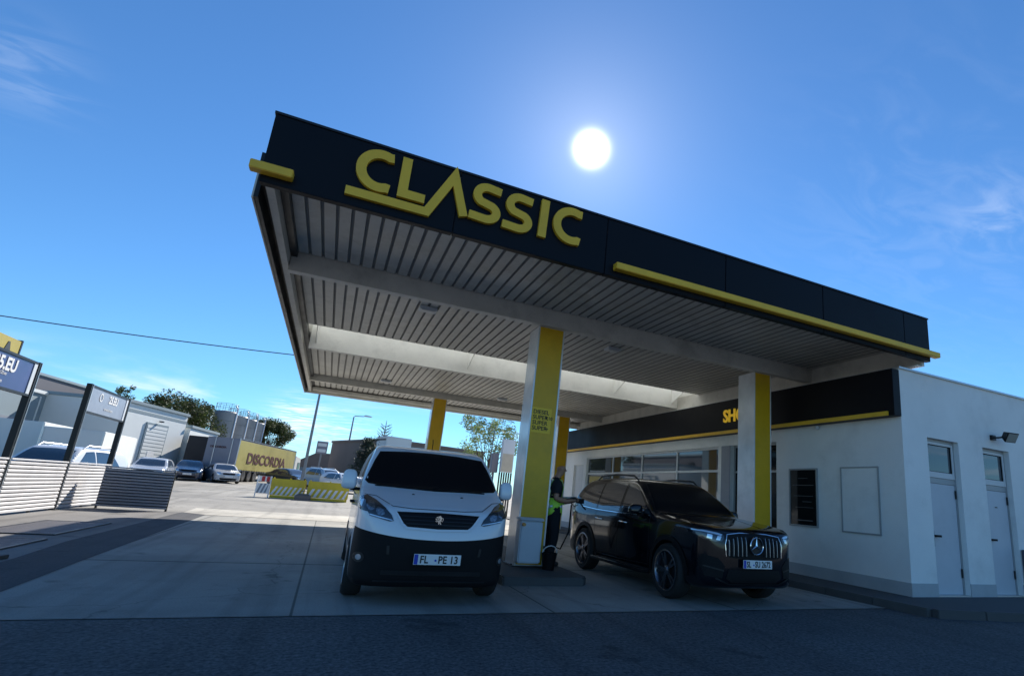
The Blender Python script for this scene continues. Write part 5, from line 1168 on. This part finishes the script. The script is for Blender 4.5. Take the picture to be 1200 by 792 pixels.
nv = nt.nodes.new('ShaderNodeVectorMath'); nv.operation = 'NORMALIZE'; L.new(tc.outputs['Generated'], nv.inputs[0])
def dot(v):
    d = nt.nodes.new('ShaderNodeVectorMath'); d.operation = 'DOT_PRODUCT'; L.new(nv.outputs[0], d.inputs[0]); d.inputs[1].default_value = v; return d.outputs['Value']
ang = MN('ARCCOSINE', MN('MINIMUM', dot(SUN), .99999))
def gauss(a, s, k): return MN('MULTIPLY', MN('EXPONENT', MN('MULTIPLY', MN('POWER', MN('DIVIDE', a, s), 2.), -1.)), k)
glow = MN('ADD', gauss(ang, .0185, 60.), MN('MULTIPLY', MN('EXPONENT', MN('MULTIPLY', ang, -9.)), 2.6))
gl = nt.nodes.new('ShaderNodeVectorMath'); gl.operation = 'SCALE'; gl.inputs[0].default_value = (1., .97, .88); L.new(glow, gl.inputs['Scale'])
# thin clouds: noise in a flat layer above, thickest near the horizon, and a wisp at right
sx = nt.nodes.new('ShaderNodeSeparateXYZ'); L.new(nv.outputs[0], sx.inputs[0])
zz = MN('ADD', MN('MAXIMUM', sx.outputs[2], 0.), .06)
cb = nt.nodes.new('ShaderNodeCombineXYZ'); L.new(MN('DIVIDE', sx.outputs[0], zz), cb.inputs[0]); L.new(MN('DIVIDE', sx.outputs[1], zz), cb.inputs[1])
def cloud(scale, lo, hi, det=7, dist=.6, off=(0, 0, 0), st=(1, 1, 1)):
    mp = nt.nodes.new('ShaderNodeMapping'); L.new(cb.outputs[0], mp.inputs[0]); mp.inputs['Location'].default_value = off; mp.inputs['Scale'].default_value = st
    n = nt.nodes.new('ShaderNodeTexNoise'); n.inputs['Scale'].default_value = scale; n.inputs['Detail'].default_value = det; n.inputs['Roughness'].default_value = .55; n.inputs['Distortion'].default_value = dist
    L.new(mp.outputs[0], n.inputs[0]); r = nt.nodes.new('ShaderNodeMapRange'); r.inputs[1].default_value = lo; r.inputs[2].default_value = hi; r.interpolation_type = 'SMOOTHSTEP'; L.new(n.outputs['Fac'], r.inputs[0]); return r.outputs[0]
def band(v, a0, a1, b0, b1):
    r = nt.nodes.new('ShaderNodeMapRange'); r.interpolation_type = 'SMOOTHSTEP'; r.inputs[1].default_value = a0; r.inputs[2].default_value = a1; L.new(v, r.inputs[0])
    q = nt.nodes.new('ShaderNodeMapRange'); q.interpolation_type = 'SMOOTHSTEP'; q.inputs[1].default_value = b0; q.inputs[2].default_value = b1; q.inputs[3].default_value = 1; q.inputs[4].default_value = 0; L.new(v, q.inputs[0])
    return MN('MULTIPLY', r.outputs[0], q.outputs[0])
low = MN('MULTIPLY', cloud(.55, .50, .68), band(sx.outputs[2], .0, .02, .07, .17))
wisps = None
for px_, py_, s1, k in ((1165, 256, .05, .17), (30, 82, .045, .12), (345, 494, .035, .8), (395, 515, .05, .5), (1110, 240, .2, .05)):
    d = (rr * ((px_ - 697.68) / 636.34) - uu * ((py_ - 423.41) / 636.34) + Fw).normalized()
    a = MN('ARCCOSINE', MN('MINIMUM', dot(d), .99999)); g = MN('MULTIPLY', gauss(a, s1, k), cloud(3.2, .40, .66, 6, 1.4, (px_ * .01, 0, 0), (1, 2.2, 1)))
    wisps = g if wisps is None else MN('ADD', wisps, g)
cf = MN('ADD', MN('MULTIPLY', low, .75), wisps, True)
mxn = nt.nodes.new('ShaderNodeMix'); mxn.data_type = 'RGBA'; L.new(cf, mxn.inputs[0]); mxn.inputs[7].default_value = (7.0, 7.4, 8.0, 1)
tint = nt.nodes.new('ShaderNodeVectorMath'); tint.operation = 'MULTIPLY'; L.new(sky.outputs[0], tint.inputs[0]); tint.inputs[1].default_value = TINT if 'TINT' in globals() else (.45, .73, .93)
L.new(tint.outputs[0], mxn.inputs[6])
ad = nt.nodes.new('ShaderNodeVectorMath'); ad.operation = 'ADD'; L.new(mxn.outputs[2], ad.inputs[0]); L.new(gl.outputs[0], ad.inputs[1]); L.new(ad.outputs[0], bg.inputs[0])
sl = bpy.data.lights.new('sun', 'SUN'); so = bpy.data.objects.new('sun', sl); COL.objects.link(so); sl.energy = 5.; sl.angle = R(.53); sl.color = (1., .95, .87)
so.rotation_euler = (-Vector((math.sin(az) * math.cos(elev), math.cos(az) * math.cos(elev), math.sin(elev)))).to_track_quat('-Z', 'Y').to_euler(); so.location = SUN * 100
S.view_settings.view_transform = 'Standard'; S.view_settings.look = 'None'; S.view_settings.gamma = 1; S.view_settings.exposure = EXPO if 'EXPO' in globals() else .74; S.view_settings.use_curve_mapping = False
S.cycles.use_denoising = True; S.cycles.max_bounces = 8; S.cycles.sample_clamp_indirect = 6
